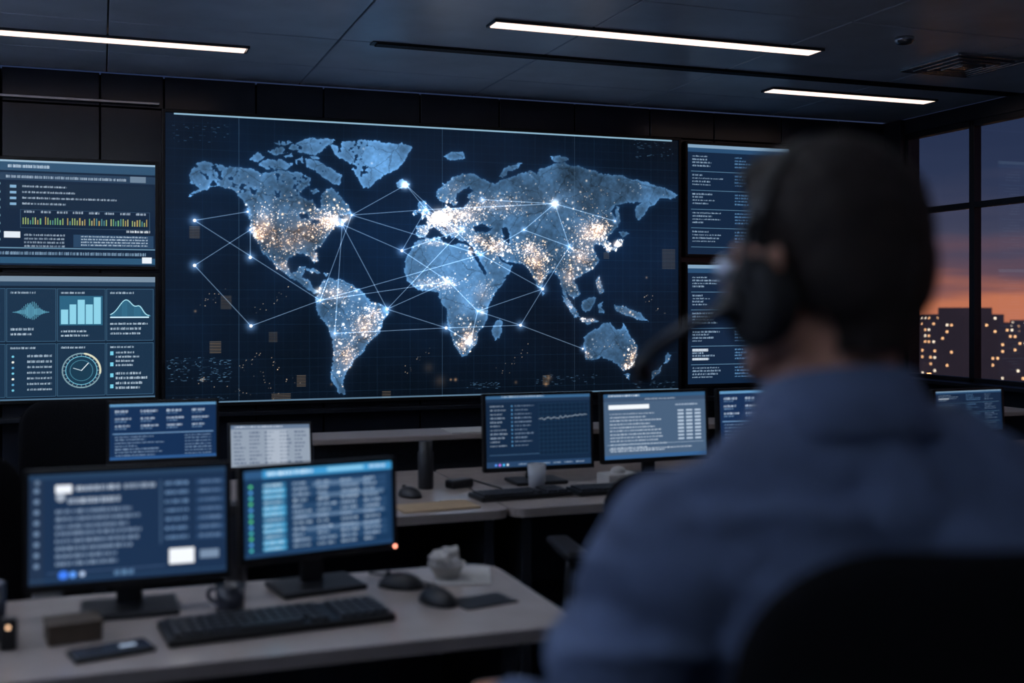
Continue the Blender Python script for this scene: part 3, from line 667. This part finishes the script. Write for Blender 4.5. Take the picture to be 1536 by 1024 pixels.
bm=bmesh.new(); box(bm,(0.80,2.40,0.742),(0.13,0.09,0.004),0.001,rot=Matrix.Rotation(0.2,3,'Z')); finish(bm,'notebook',M['bezel2'])
bm=bmesh.new(); box(bm,(0.83,2.64,0.742),(0.13,0.17,0.004),0.001,rot=Matrix.Rotation(-0.3,3,'Z')); finish(bm,'document',M['paper'])
e=empty('paper_cup_with_tissue',(0.785,2.63,0.7445)); bm=bmesh.new(); lathe(bm,[(0.028,0),(0.044,0.035),(0.046,0.035),(0.042,0.030),(0.026,0.004)],(0,0,0)); finish(bm,'cup',M['paper'],e,True)
bm=bmesh.new(); bmesh.ops.create_icosphere(bm,subdivisions=3,radius=0.038)
for v in bm.verts:
    n=noise.noise(v.co*45); v.co*= 1+0.5*n; v.co.z=max(v.co.z*0.8+0.042,0.006)
finish(bm,'tissue',M['paper'],e)
def mug(x,y,z=0.74,m='ceramic',r=0.038,h=0.085,rz=0,name='coffee_mug'):
    e=empty(name,(x,y,z),rz); bm=bmesh.new(); lathe(bm,[(r*0.9,0),(r,0.006),(r,h),(r-0.004,h),(r-0.005,0.01)],(0,0,0))
    tube(bm,[(r-0.002,0,h*0.8),(r+0.022,0,h*0.75),(r+0.026,0,h*0.45),(r-0.002,0,h*0.22)],0.0045); finish(bm,'body',M[m],e,True)
mug(0.262,2.50,r=0.03,h=0.06,rz=2.4); mug(-0.22,2.46,r=0.045,h=0.11,rz=2)
e=empty('water_bottle',(0.298,2.72,0.74)); bm=bmesh.new(); lathe(bm,[(0.022,0),(0.025,0.01),(0.025,0.13),(0.012,0.165),(0.012,0.18),(0.015,0.18),(0.015,0.2),(0.0,0.2)],(0,0,0)); finish(bm,'body',M['ceramic'],e,True)
e=empty('cardboard_box',(-0.05,2.41,0.74),0.15); bm=bmesh.new(); box(bm,(0,0,0.018),(0.10,0.075,0.036),0.003); box(bm,(0,0,0.037),(0.104,0.079,0.008),0.002); finish(bm,'box',M['card'],e)
e=empty('mobile_phone',(0.02,2.285,0.74),0.25); bm=bmesh.new(); box(bm,(0,0,0.005),(0.15,0.075,0.01),0.004); box(bm,(0,0,0.0105),(0.138,0.066,0.001),mi=1); box(bm,(0.03,0,0.0113),(0.03,0.012,0.0005),mi=2); finish(bm,'phone',[M['bezel'],M['ceramic'],emis('phone_glow',(0.6,0.75,1,1),0.7)],e)
e=empty('indicator_lamp',(-0.165,2.38,0.74)); bm=bmesh.new(); box(bm,(0,0,0.03),(0.03,0.03,0.06),0.004); ell(bm,(0,-0.014,0.045),(0.004,0.003,0.004),mi=1); finish(bm,'body',[M['bezel'],M['led_w']],e)
e=empty('manila_folder',(1.03,3.575,0.74),0.06); bm=bmesh.new(); box(bm,(0,0,0.003),(0.26,0.14,0.005),0.001); box(bm,(0.08,0.075,0.003),(0.07,0.02,0.004),0.001); finish(bm,'folder',M['manila'],e)
e=empty('drinking_glass',(1.46,3.775,0.74)); bm=bmesh.new(); lathe(bm,[(0.028,0),(0.034,0.095),(0.032,0.095),(0.027,0.006)],(0,0,0)); 
m,nt,b=newmat('tumbler_glass'); b.inputs['Base Color'].default_value=(0.8,0.85,0.9,1); b.inputs['Transmission Weight'].default_value=0.5; b.inputs['Roughness'].default_value=0.25
finish(bm,'glass',m,e,True)
e=empty('tissue_box',(1.79,3.80,0.74),0.1); bm=bmesh.new(); box(bm,(0,0,0.022),(0.13,0.09,0.044),0.004); ell(bm,(0,0,0.05),(0.03,0.02,0.018)); finish(bm,'box',M['paper'],e)
# low speaker-style conference unit and a small flask next to the cables
e=empty('vacuum_flask',(1.10,3.95,0.74)); bm=bmesh.new(); lathe(bm,[(0.026,0),(0.028,0.006),(0.028,0.13),(0.024,0.135),(0.024,0.17),(0.0,0.172)],(0,0,0)); finish(bm,'body',M['bezel2'],e,True)
e=empty('power_adapter',(1.22,3.93,0.74),0.4); bm=bmesh.new(); box(bm,(0,0,0.016),(0.10,0.05,0.03),0.008); finish(bm,'body',M['bezel'],e)
def cable(pts,r=0.0028):
    bm=bmesh.new(); tube(bm,pts,r,seg=6); finish(bm,'cable',M['bezel'])
cable([(0.72,2.47,0.744),(0.74,2.56,0.744),(0.68,2.66,0.744),(0.62,2.74,0.744)])
cable([(1.28,3.80,0.744),(1.31,3.77,0.744),(1.35,3.82,0.744),(1.33,3.95,0.744),(1.31,4.1,0.744)])

# ---------------------------------------------------------------- chairs
def chair(x,y,rz,seat=0.46,top=1.0,w=0.46,name='office_chair',arms=True,armh=0.2,backy=-0.23,ring=False,sd=0.46):
    """faces local +Y"""
    e=empty(name,(x,y,0),math.radians(rz)); bm=bmesh.new()
    for k in range(5):
        a=2*math.pi*k/5+0.3; p=Vector((math.cos(a)*0.26,math.sin(a)*0.26,0.075)); capsule(bm,(0,0,0.1),p,0.028,0.017)
        for s in (-1,1):
            q=Vector((-math.sin(a),math.cos(a),0))*0.014*s; cyl(bm,p+q+Vector((0,0,-0.047))-q*0.6,p+q+Vector((0,0,-0.047))+q*0.6,0.027)
        cyl(bm,p-Vector((0,0,0.04)),p,0.008)
    cyl(bm,(0,0,0.09),(0,0,seat-0.22),0.03); cyl(bm,(0,0,seat-0.24),(0,0,seat-0.07),0.018)
    if ring:
        tube(bm,[(0.2*math.cos(t),0.2*math.sin(t),0.26) for t in np.linspace(0,2*math.pi,17)],0.011)
        for k in range(4): cyl(bm,(0,0,0.26),(0.2*math.cos(k*1.57),0.2*math.sin(k*1.57),0.26),0.008)
    box(bm,(0,-0.02,seat-0.07),(0.2,0.26,0.04),0.01)
    finish(bm,'base',M['bezel2'],e)
    bm=bmesh.new(); slab(bm,w+0.02,sd,0.085,0.1,xf=Matrix.Translation((0,0.02,seat-0.03))@Matrix.Rotation(math.radians(90),4,'X')); finish(bm,'seat',M['chair'],e,True)
    bh=top-seat-0.1; bm=bmesh.new(); slab(bm,w,bh,0.055,0.11,curv=0.05,lumb=0.015,xf=Matrix.Translation((0,backy,seat+0.1+bh/2))@Matrix.Rotation(math.radians(5),4,'X')); finish(bm,'backrest',M['chair'],e,True)
    bm=bmesh.new(); tube(bm,[(0,-0.05,seat-0.08),(0,backy-0.03,seat-0.05),(0,backy-0.06,seat+0.08),(0,backy-0.04,seat+0.3)],0.022)
    if arms:
        for s in (-1,1):
            X=s*(w/2+0.045); tube(bm,[(s*0.1,0,seat-0.07),(X,0,seat-0.05),(X,0.02,seat+armh-0.02)],0.015); box(bm,(X,0.06,seat+armh),(0.075,0.27,0.03),0.012)
    finish(bm,'arms_and_spine',M['bezel2'],e); return e
chair(-0.10,5.15,180,top=0.98); chair(-0.42,3.12,0,top=1.06,w=0.5); chair(1.60,3.1,-8,top=0.93); chair(2.7,3.1,10,top=0.95)

# ---------------------------------------------------------------- the man
BODYRZ=-8.0
MX,MY=0.686,0.922
man=empty('man',(MX,MY,0),math.radians(BODYRZ))
def organic(name,prims,voxel,sm,mt,parent,wrinkle=None,cut=None):
    bm=bmesh.new()
    for p in prims:
        if p[0]=='c': capsule(bm,p[1],p[2],p[3],p[4])
        else: ell(bm,p[1],p[2],seg=24,rot=(p[3] if len(p)>3 else None))
    o=finish(bm,name,mt,None)
    md=o.modifiers.new('r','REMESH'); md.mode='VOXEL'; md.voxel_size=voxel
    ms=o.modifiers.new('s','SMOOTH'); ms.factor=0.5; ms.iterations=sm
    dg=bpy.context.evaluated_depsgraph_get(); dg.update(); me=bpy.data.meshes.new_from_object(o.evaluated_get(dg))
    o.modifiers.clear(); old=o.data; o.data=me; bpy.data.meshes.remove(old)
    if not me.materials: me.materials.append(mt)
    if wrinkle:
        nrm=[v.normal.copy() for v in me.vertices]
        for v,n in zip(me.vertices,nrm): v.co+=n*wrinkle(v.co)
    if cut:
        b2=bmesh.new(); b2.from_mesh(me); bmesh.ops.delete(b2,geom=[v for v in b2.verts if cut(v.co)],context='VERTS'); b2.to_mesh(me); b2.free()
    for p in me.polygons: p.use_smooth=True
    o.parent=parent; return o
def wr(co):
    a=noise.noise(Vector((co.x*7,co.y*7,co.z*16)))*0.5+noise.noise(Vector((co.x*18+3,co.y*18,co.z*24)))*0.25
    b=1-abs(noise.noise(Vector((co.x*9+co.z*8,co.y*10,co.z*9-co.x*6))))*2
    c=1-abs(noise.noise(Vector((co.x*5-co.z*12+7,co.y*8,co.z*14+co.x*4))))*3
    return a*0.016+max(0,b)*0.011+max(0,c)*0.012
NX=-0.018; NY=0.0
sh=[('e',(0,0.0,1.06),(0.158,0.105,0.2)),('e',(0,0.01,0.86),(0.152,0.11,0.17)),('c',(-0.145,-0.015,1.183),(0.15,-0.015,1.190),0.070,0.070),
    ('e',(-0.078,-0.055,1.12),(0.083,0.047,0.12)),('e',(0.078,-0.055,1.12),(0.083,0.047,0.12)),
    ('c',(NX,NY-0.015,1.27),(-0.14,-0.015,1.198),0.060,0.056),('c',(NX,NY-0.015,1.27),(0.15,-0.015,1.203),0.060,0.056),('c',(0,-0.02,1.22),(NX,NY,1.295),0.073,0.055)]
for s in (-1,1):
    dz=-0.024 if s<0 else -0.014
    sh+=[('e',(s*0.190,-0.005,1.18+dz),(0.064,0.068,0.075)),('c',(s*0.200,-0.005,1.165+dz),(s*0.292,0.03,0.945),0.062,0.052),('c',(s*0.292,0.03,0.945),(s*0.27,0.275,0.925),0.051,0.035)]
organic('shirt',sh,0.007,4,M['shirt'],man,wr)
for s in (-1,1):
    bm=bmesh.new(); cyl(bm,(s*0.2705,0.265,0.9255),(s*0.268,0.315,0.923),0.037,0.036,seg=28); finish(bm,'cuff',M['shirt'],man,True)
def collar():
    bm=bmesh.new(); seg=48; rows=[]
    prof=[(0.060,1.285),(0.060,1.335),(0.0625,1.347),(0.067,1.346),(0.077,1.322),(0.093,1.288),(0.088,1.285),(0.071,1.318)]
    for r,z in prof:
        row=[]
        for k in range(seg+1):
            a=math.radians(-90-168+336*k/seg)
            front=(1+math.sin(a))/2; zz=z-0.002-0.040*front**1.3 - (0.016*front if r>0.08 else 0); rr=r*(1+0.10*front)
            row.append(bm.verts.new((NX+rr*math.cos(a)*1.02,NY+rr*math.sin(a)*1.06,zz)))
        rows.append(row)
    for i in range(len(rows)-1):
        for k in range(seg): bm.faces.new((rows[i][k],rows[i][k+1],rows[i+1][k+1],rows[i+1][k]))
    return bm
finish(collar(),'collar',M['shirt'],man,True)
bm=bmesh.new()
for k in range(6): cyl(bm,(0,0.098+0.012*math.sin(k),1.21-k*0.07),(0,0.125,1.21-k*0.07),0.0055)
finish(bm,'shirt_buttons',M['paper'],man)
tr=[('e',(0,0.02,0.745),(0.17,0.14,0.085)),('e',(0,0.0,0.80),(0.158,0.12,0.06))]
for s in (-1,1): tr+=[('c',(s*0.09,0.03,0.765),(s*0.14,0.46,0.765),0.085,0.062),('c',(s*0.14,0.46,0.765),(s*0.12,0.36,0.36),0.06,0.042)]
organic('trousers',tr,0.01,5,M['trouser'],man,lambda c: noise.noise(c*12)*0.006)
for s in (-1,1):
    organic('shoe',[('c',(s*0.12,0.34,0.325),(s*0.12,0.36,0.36),0.038,0.035),('c',(s*0.12,0.33,0.305),(s*0.13,0.52,0.29),0.035,0.03),('e',(s*0.13,0.52,0.292),(0.042,0.06,0.028))],0.006,4,M['shoe'],man)
for s in (-1,1):
    P=[('c',(s*0.268,0.29,0.924),(s*0.266,0.335,0.92),0.027,0.026)]
    for k in range(4):
        dx=(-0.027+0.018*k)*1.0; px=s*(0.266)+dx*s; P.append(('c',(s*0.266+dx*0.6*s,0.335,0.918),(px,0.392,0.917),0.0155,0.0125))
        L=(0.036,0.042,0.039,0.029)[k]; r=0.0088
        a=(px,0.392,0.917); b_=(px+dx*0.1*s,0.392+L,0.908); c=(px+dx*0.15*s,0.392+L+0.02,0.888); d=(px+dx*0.15*s,0.392+L+0.022,0.868)
        P+=[('c',a,b_,r+0.001,r),('c',b_,c,r,r-0.001),('c',c,d,r-0.001,r-0.002)]
    P+=[('c',(s*0.245,0.32,0.918),(s*0.222,0.362,0.908),0.016,0.011),('c',(s*0.222,0.362,0.908),(s*0.218,0.398,0.9),0.0105,0.0085)]
    organic('hand',P,0.0028,3,M['skin'],man)
HEADRZ=17.0
head=empty('head_rig',(-0.022,0.018,1.320),math.radians(HEADRZ),man)
organic('head',[('e',(0,-0.008,0.142),(0.076,0.096,0.09)),('e',(0,0.032,0.085),(0.062,0.064,0.078)),('e',(0,0.072,0.018),(0.027,0.022,0.02)),
    ('c',(-0.054,0.0,0.058),(-0.024,0.066,0.018),0.021,0.018),('c',(0.054,0.0,0.058),(0.024,0.066,0.018),0.021,0.018),('c',(-0.02,0.07,0.02),(0.02,0.07,0.02),0.018,0.018),
    ('c',(0,0.09,0.118),(0,0.108,0.082),0.009,0.012),('e',(-0.012,0.098,0.076),(0.009,0.011,0.008)),('e',(0.012,0.098,0.076),(0.009,0.011,0.008)),
    ('c',(-0.034,0.08,0.133),(0.034,0.08,0.133),0.014,0.014),('e',(-0.044,0.06,0.092),(0.026,0.026,0.024)),('e',(0.044,0.06,0.092),(0.026,0.026,0.024)),
    ('e',(0,0.078,0.046),(0.03,0.02,0.022)),
    ('c',(0,-0.022,0.09),(0,-0.018,-0.06),0.054,0.055),('c',(0,0.02,0.02),(0,0.0,-0.06),0.045,0.05)],0.0045,5,M['skin'],head)
for s in (-1,1):
    bm=bmesh.new(); ell(bm,(s*0.031,0.079,0.113),(0.0125,0.0125,0.0115)); finish(bm,'eyeball',M['eye'],head,True)
    bm=bmesh.new(); ell(bm,(s*0.031,0.0885,0.113),(0.0055,0.004,0.0055)); finish(bm,'iris',M['iris'],head,True)
    organic('eyelid',[('c',(s*0.019,0.084,0.119),(s*0.031,0.0905,0.122),0.004,0.0045),('c',(s*0.031,0.0905,0.122),(s*0.044,0.082,0.118),0.0045,0.004),('c',(s*0.02,0.085,0.104),(s*0.042,0.083,0.104),0.0035,0.0035)],0.0018,2,M['skin'],head)
    organic('eyebrow',[('c',(s*0.016,0.096,0.134),(s*0.034,0.094,0.139),0.0035,0.0035),('c',(s*0.034,0.094,0.139),(s*0.05,0.082,0.134),0.0035,0.0022)],0.0018,1,M['hair'],head)
    organic('ear',[('c',(s*0.078,-0.012,0.125),(s*0.089,-0.03,0.128),0.006,0.006),('c',(s*0.089,-0.03,0.128),(s*0.086,-0.028,0.1),0.006,0.006),('c',(s*0.086,-0.028,0.1),(s*0.076,-0.008,0.078),0.006,0.007),('c',(s*0.076,-0.004,0.11),(s*0.076,-0.012,0.085),0.01,0.009)],0.0022,3,M['skin'],head)
organic('lips',[('c',(-0.02,0.088,0.050),(0,0.0985,0.0525),0.003,0.0048),('c',(0,0.0985,0.0525),(0.02,0.088,0.050),0.0048,0.003),('c',(-0.017,0.089,0.045),(0,0.0975,0.0435),0.003,0.0055),('c',(0,0.0975,0.0435),(0.017,0.089,0.045),0.0055,0.003)],0.0018,2,M['lip'],head)
def haircut(c):
    if c.y>0.035 and c.z<0.188-(0.09-c.y)*0.1: return True
    if c.y>-0.022 and c.z<0.128+max(0,c.y)*0.6: return True
    if c.z<0.035: return True
    if c.y>-0.06 and c.z<0.07: return True
    return False
hair=organic('hair',[('e',(0,-0.012,0.150),(0.082,0.101,0.093)),('e',(0,-0.05,0.115),(0.073,0.064,0.075)),('c',(0,-0.055,0.10),(0,-0.045,0.04),0.055,0.048),('e',(0,0.045,0.205),(0.055,0.045,0.03))],0.004,4,M['hair'],head,
    lambda c: noise.noise(Vector((c.x*60,c.y*60,c.z*40)))*0.0025+noise.noise(c*22)*0.003,haircut)
me=hair.data; vs=[];fs=[]; cand=[v for v in me.vertices]; random.shuffle(cand)
for v in cand[:9000]:
    n=v.normal; t=Vector((0,-0.3,-1))+Vector((random.gauss(0,.4),random.gauss(0,.4),random.gauss(0,.3)))
    if v.co.z>0.18: t=Vector((random.gauss(0,.4),0.9,0.1))
    t=(t-n*t.dot(n)).normalized(); tip=v.co+n*random.uniform(0.001,0.004)+t*random.uniform(0.008,0.014); sd=t.cross(n)*0.0006; i=len(vs)
    vs+=[v.co-sd,v.co+sd,tip]; fs.append((i,i+1,i+2))
hm=[o for o in bpy.data.objects if o.name=='head'][0].data
for v in hm.vertices:
    c=v.co
    if c.z<0.062 and c.y>0.0 and c.z>0.0 and not (abs(c.x)<0.022 and 0.036<c.z<0.058) or (0.0<c.y<0.03 and 0.05<c.z<0.12 and abs(c.x)>0.055):
        for q_ in range(2):
            n=v.normal; t=Vector((random.gauss(0,.5),random.gauss(0,.5),-1)); t=(t-n*t.dot(n)).normalized(); b0=c+Vector((random.gauss(0,.0015),random.gauss(0,.0015),random.gauss(0,.0015)))
            tip=b0+n*0.0025+t*0.004; sd=t.cross(n)*0.0004; i=len(vs); vs+=[b0-sd,b0+sd,tip]; fs.append((i,i+1,i+2))
sm_=bpy.data.meshes.new('hair_strands'); sm_.from_pydata([tuple(v) for v in vs],[],fs); sm_.materials.append(M['hair']); so=bpy.data.objects.new('hair_strands',sm_); scene.collection.objects.link(so); so.parent=head
# ---- single-ear headset
hs=empty('headset',(0,0,0),0,head)
bm=bmesh.new(); pts=[]
for k in range(11):
    a=math.radians(180-14.5*k); pts.append((0.0875*math.cos(a),0.004-0.006*math.sin(a),0.135+0.108*math.sin(a)))
for off in (-0.006,0,0.006): tube(bm,[(p[0],p[1]+off,p[2]) for p in pts],0.0042)
ell(bm,(pts[-1][0],pts[-1][1],pts[-1][2]-0.008),(0.006,0.016,0.018))
finish(bm,'headband',M['bezel'],hs,True)
s=-1; CZ=0.082
bm=bmesh.new()
lathe(bm,[(0.026,0.0),(0.038,0.002),(0.041,0.009),(0.038,0.016),(0.028,0.018)],(0,0,0)); bmesh.ops.rotate(bm,cent=(0,0,0),matrix=Matrix.Rotation(math.radians(90*s),3,'Y'),verts=bm.verts); bmesh.ops.translate(bm,vec=(s*0.074,-0.010,CZ),verts=bm.verts); finish(bm,'ear_cushion',M['cushion'],hs,True)
bm=bmesh.new(); lathe(bm,[(0.034,0.0),(0.039,0.004),(0.038,0.012),(0.030,0.017),(0.012,0.019),(0,0.019)],(0,0,0)); bmesh.ops.scale(bm,vec=(1.15,1,1),verts=bm.verts); bmesh.ops.rotate(bm,cent=(0,0,0),matrix=Matrix.Rotation(math.radians(90*s),3,'Y'),verts=bm.verts); bmesh.ops.translate(bm,vec=(s*0.090,-0.010,CZ),verts=bm.verts); finish(bm,'ear_cup',M['cushion'],hs,True)
bm=bmesh.new(); tube(bm,[(s*0.105,-0.010,CZ),(s*0.109,-0.008,CZ+0.025),(s*0.102,-0.003,0.145),(s*0.089,0.002,0.162)],0.0055); finish(bm,'yoke',M['bezel2'],hs,True)
bm=bmesh.new(); ell(bm,(s*0.100,0.030,0.112),(0.007,0.012,0.014)); finish(bm,'yoke_badge',M['silver'],hs,True)
bm=bmesh.new(); cyl(bm,(-0.104,0.010,0.077),(-0.116,0.010,0.077),0.014); tube(bm,[(-0.112,0.010,0.077),(-0.124,0.055,0.058),(-0.120,0.115,0.034),(-0.098,0.172,0.014)],0.0068); capsule(bm,(-0.102,0.164,0.016),(-0.080,0.190,0.004),0.011,0.011); finish(bm,'microphone_boom',M['boom'],hs,True)
br=math.radians(BODYRZ)
chair(MX+0.03*math.cos(br),MY+0.03*math.sin(br)-0.012,BODYRZ,seat=0.69,top=1.22,w=0.48,arms=True,armh=0.18,backy=-0.235,ring=True)

# ---------------------------------------------------------------- city outside
mb=mat('city_facade_haze',rgb(84,80,98),0.8,0,0.05,0.3); mg=mat('city_ground',rgb(30,30,40),0.95,0,0.02,0.4)
pb=mb.node_tree.nodes['Principled BSDF']; pb.inputs['Emission Color'].default_value=(0.66,0.5,0.7,1); pb.inputs['Emission Strength'].default_value=0.034  # haze and street glow put into the facades as weak emission
lm=[emis('city_window_warm',(1.0,0.50,0.22,1),3.2),emis('city_window_white',(1.0,0.78,0.56,1),3.0),emis('city_lamp',(1.0,0.40,0.14,1),13)]
bm=bmesh.new(); box(bm,(900,900,-61),(5000,5000,2),mi=1)
def quad(bm,c,u,v,mi):
    c=Vector(c);u=Vector(u);v=Vector(v); f=bm.faces.new([bm.verts.new(c-u-v),bm.verts.new(c+u-v),bm.verts.new(c+u+v),bm.verts.new(c-u+v)]); f.material_index=mi
r2=random.Random(11)
blds=[]
for k in range(480):
    az=math.radians(r2.uniform(15,80)); d=r2.uniform(560,1900); top=-(d/1707)*r2.uniform(24,80) + (r2.random()<0.14)*d/1707*r2.uniform(5,25)
    blds.append((d*math.sin(az),d*math.cos(az),r2.uniform(14,30),r2.uniform(14,30),top))
for (az,d,top,w) in ((41.6,620,0.0,18),(42.4,640,-3.5,14),(43.4,900,-12,24),(45.1,920,-10,26),(45.6,1000,-14,20),(44.2,1100,-12,18),(46.4,780,-5,16),(40.2,700,-4,16)):
    a=math.radians(az); blds.append((d*math.sin(a),d*math.cos(a),w,w,top))
for (bx,by,w,d,top) in blds:
    top=max(top,-52); h=top+60; tb=bmesh.new(); bmesh.ops.create_cube(tb,size=1); bmesh.ops.scale(tb,vec=(w,d,h),verts=tb.verts); bmesh.ops.translate(tb,vec=(bx,by,top-h/2),verts=tb.verts); merge(bm,tb,0)
    dens=r2.choice((0.16,0.28,0.45))
    for i in range(int(w/3.2)):
        for j in range(int(h/3.4)):
            if r2.random()<dens: quad(bm,(bx-w/2+1.7+i*3.2,by-d/2-0.1,top-2-j*3.4),(0.6,0,0),(0,0,0.45),r2.choice((2,2,3)))
    for i in range(int(d/3.2)):
        for j in range(int(h/3.4)):
            if r2.random()<dens: quad(bm,(bx-w/2-0.1,by-d/2+1.7+i*3.2,top-2-j*3.4),(0,0.6,0),(0,0,0.45),r2.choice((2,2,3)))
for k in range(1100):
    az=math.radians(r2.uniform(15,80)); d=r2.uniform(330,1500); quad(bm,(d*math.sin(az),d*math.cos(az),-50+r2.uniform(0,24)),(0.55,-0.55,0),(0,0,0.75),4)
finish(bm,'city_skyline',[mb,mg]+lm)

# ---------------------------------------------------------------- world : dusk sky
w=bpy.data.worlds.new('dusk'); scene.world=w; w.use_nodes=True; nt=w.node_tree; bg=nt.nodes['Background']
tc=nt.nodes.new('ShaderNodeTexCoord'); sp=nt.nodes.new('ShaderNodeSeparateXYZ'); nt.links.new(tc.outputs['Generated'],sp.inputs[0])
mp=nt.nodes.new('ShaderNodeMapping'); mp.inputs['Scale'].default_value=(3,3,26); nt.links.new(tc.outputs['Generated'],mp.inputs['Vector'])
ns=nt.nodes.new('ShaderNodeTexNoise'); ns.inputs['Scale'].default_value=2.2; ns.inputs['Detail'].default_value=6; nt.links.new(mp.outputs[0],ns.inputs['Vector'])
ma=nt.nodes.new('ShaderNodeMath'); ma.operation='MULTIPLY_ADD'; ma.inputs[1].default_value=0.07; nt.links.new(ns.outputs['Fac'],ma.inputs[0]); 
m2=nt.nodes.new('ShaderNodeMath'); m2.operation='ADD'; m2.inputs[1].default_value=-0.035; nt.links.new(sp.outputs['Z'],m2.inputs[0]); nt.links.new(m2.outputs[0],ma.inputs[2])
cr=nt.nodes.new('ShaderNodeValToRGB'); nt.links.new(ma.outputs[0],cr.inputs['Fac']); el=cr.color_ramp.elements
el[0].position=0.0; el[0].color=rgb(218,128,94); el[1].position=1.0; el[1].color=rgb(24,34,60)
for p,c in ((0.012,rgb(182,110,92)),(0.03,rgb(114,84,94)),(0.06,rgb(76,76,98)),(0.11,rgb(50,60,88)),(0.2,rgb(33,45,74))):
    k=el.new(p); k.color=c
nt.links.new(cr.outputs['Color'],bg.inputs['Color']); bg.inputs['Strength'].default_value=1.0

# ---------------------------------------------------------------- camera
cam=bpy.data.cameras.new('camera'); co=bpy.data.objects.new('camera',cam); scene.collection.objects.link(co)
co.location=(0,0,EYE); co.rotation_euler=(math.radians(90),0,math.radians(-19.9)); cam.lens=40; cam.sensor_width=36; cam.shift_y=-55/1536
cam.clip_start=0.05; cam.clip_end=4000; cam.dof.use_dof=True; cam.dof.focus_distance=7.6; cam.dof.aperture_fstop=2.1
scene.camera=co
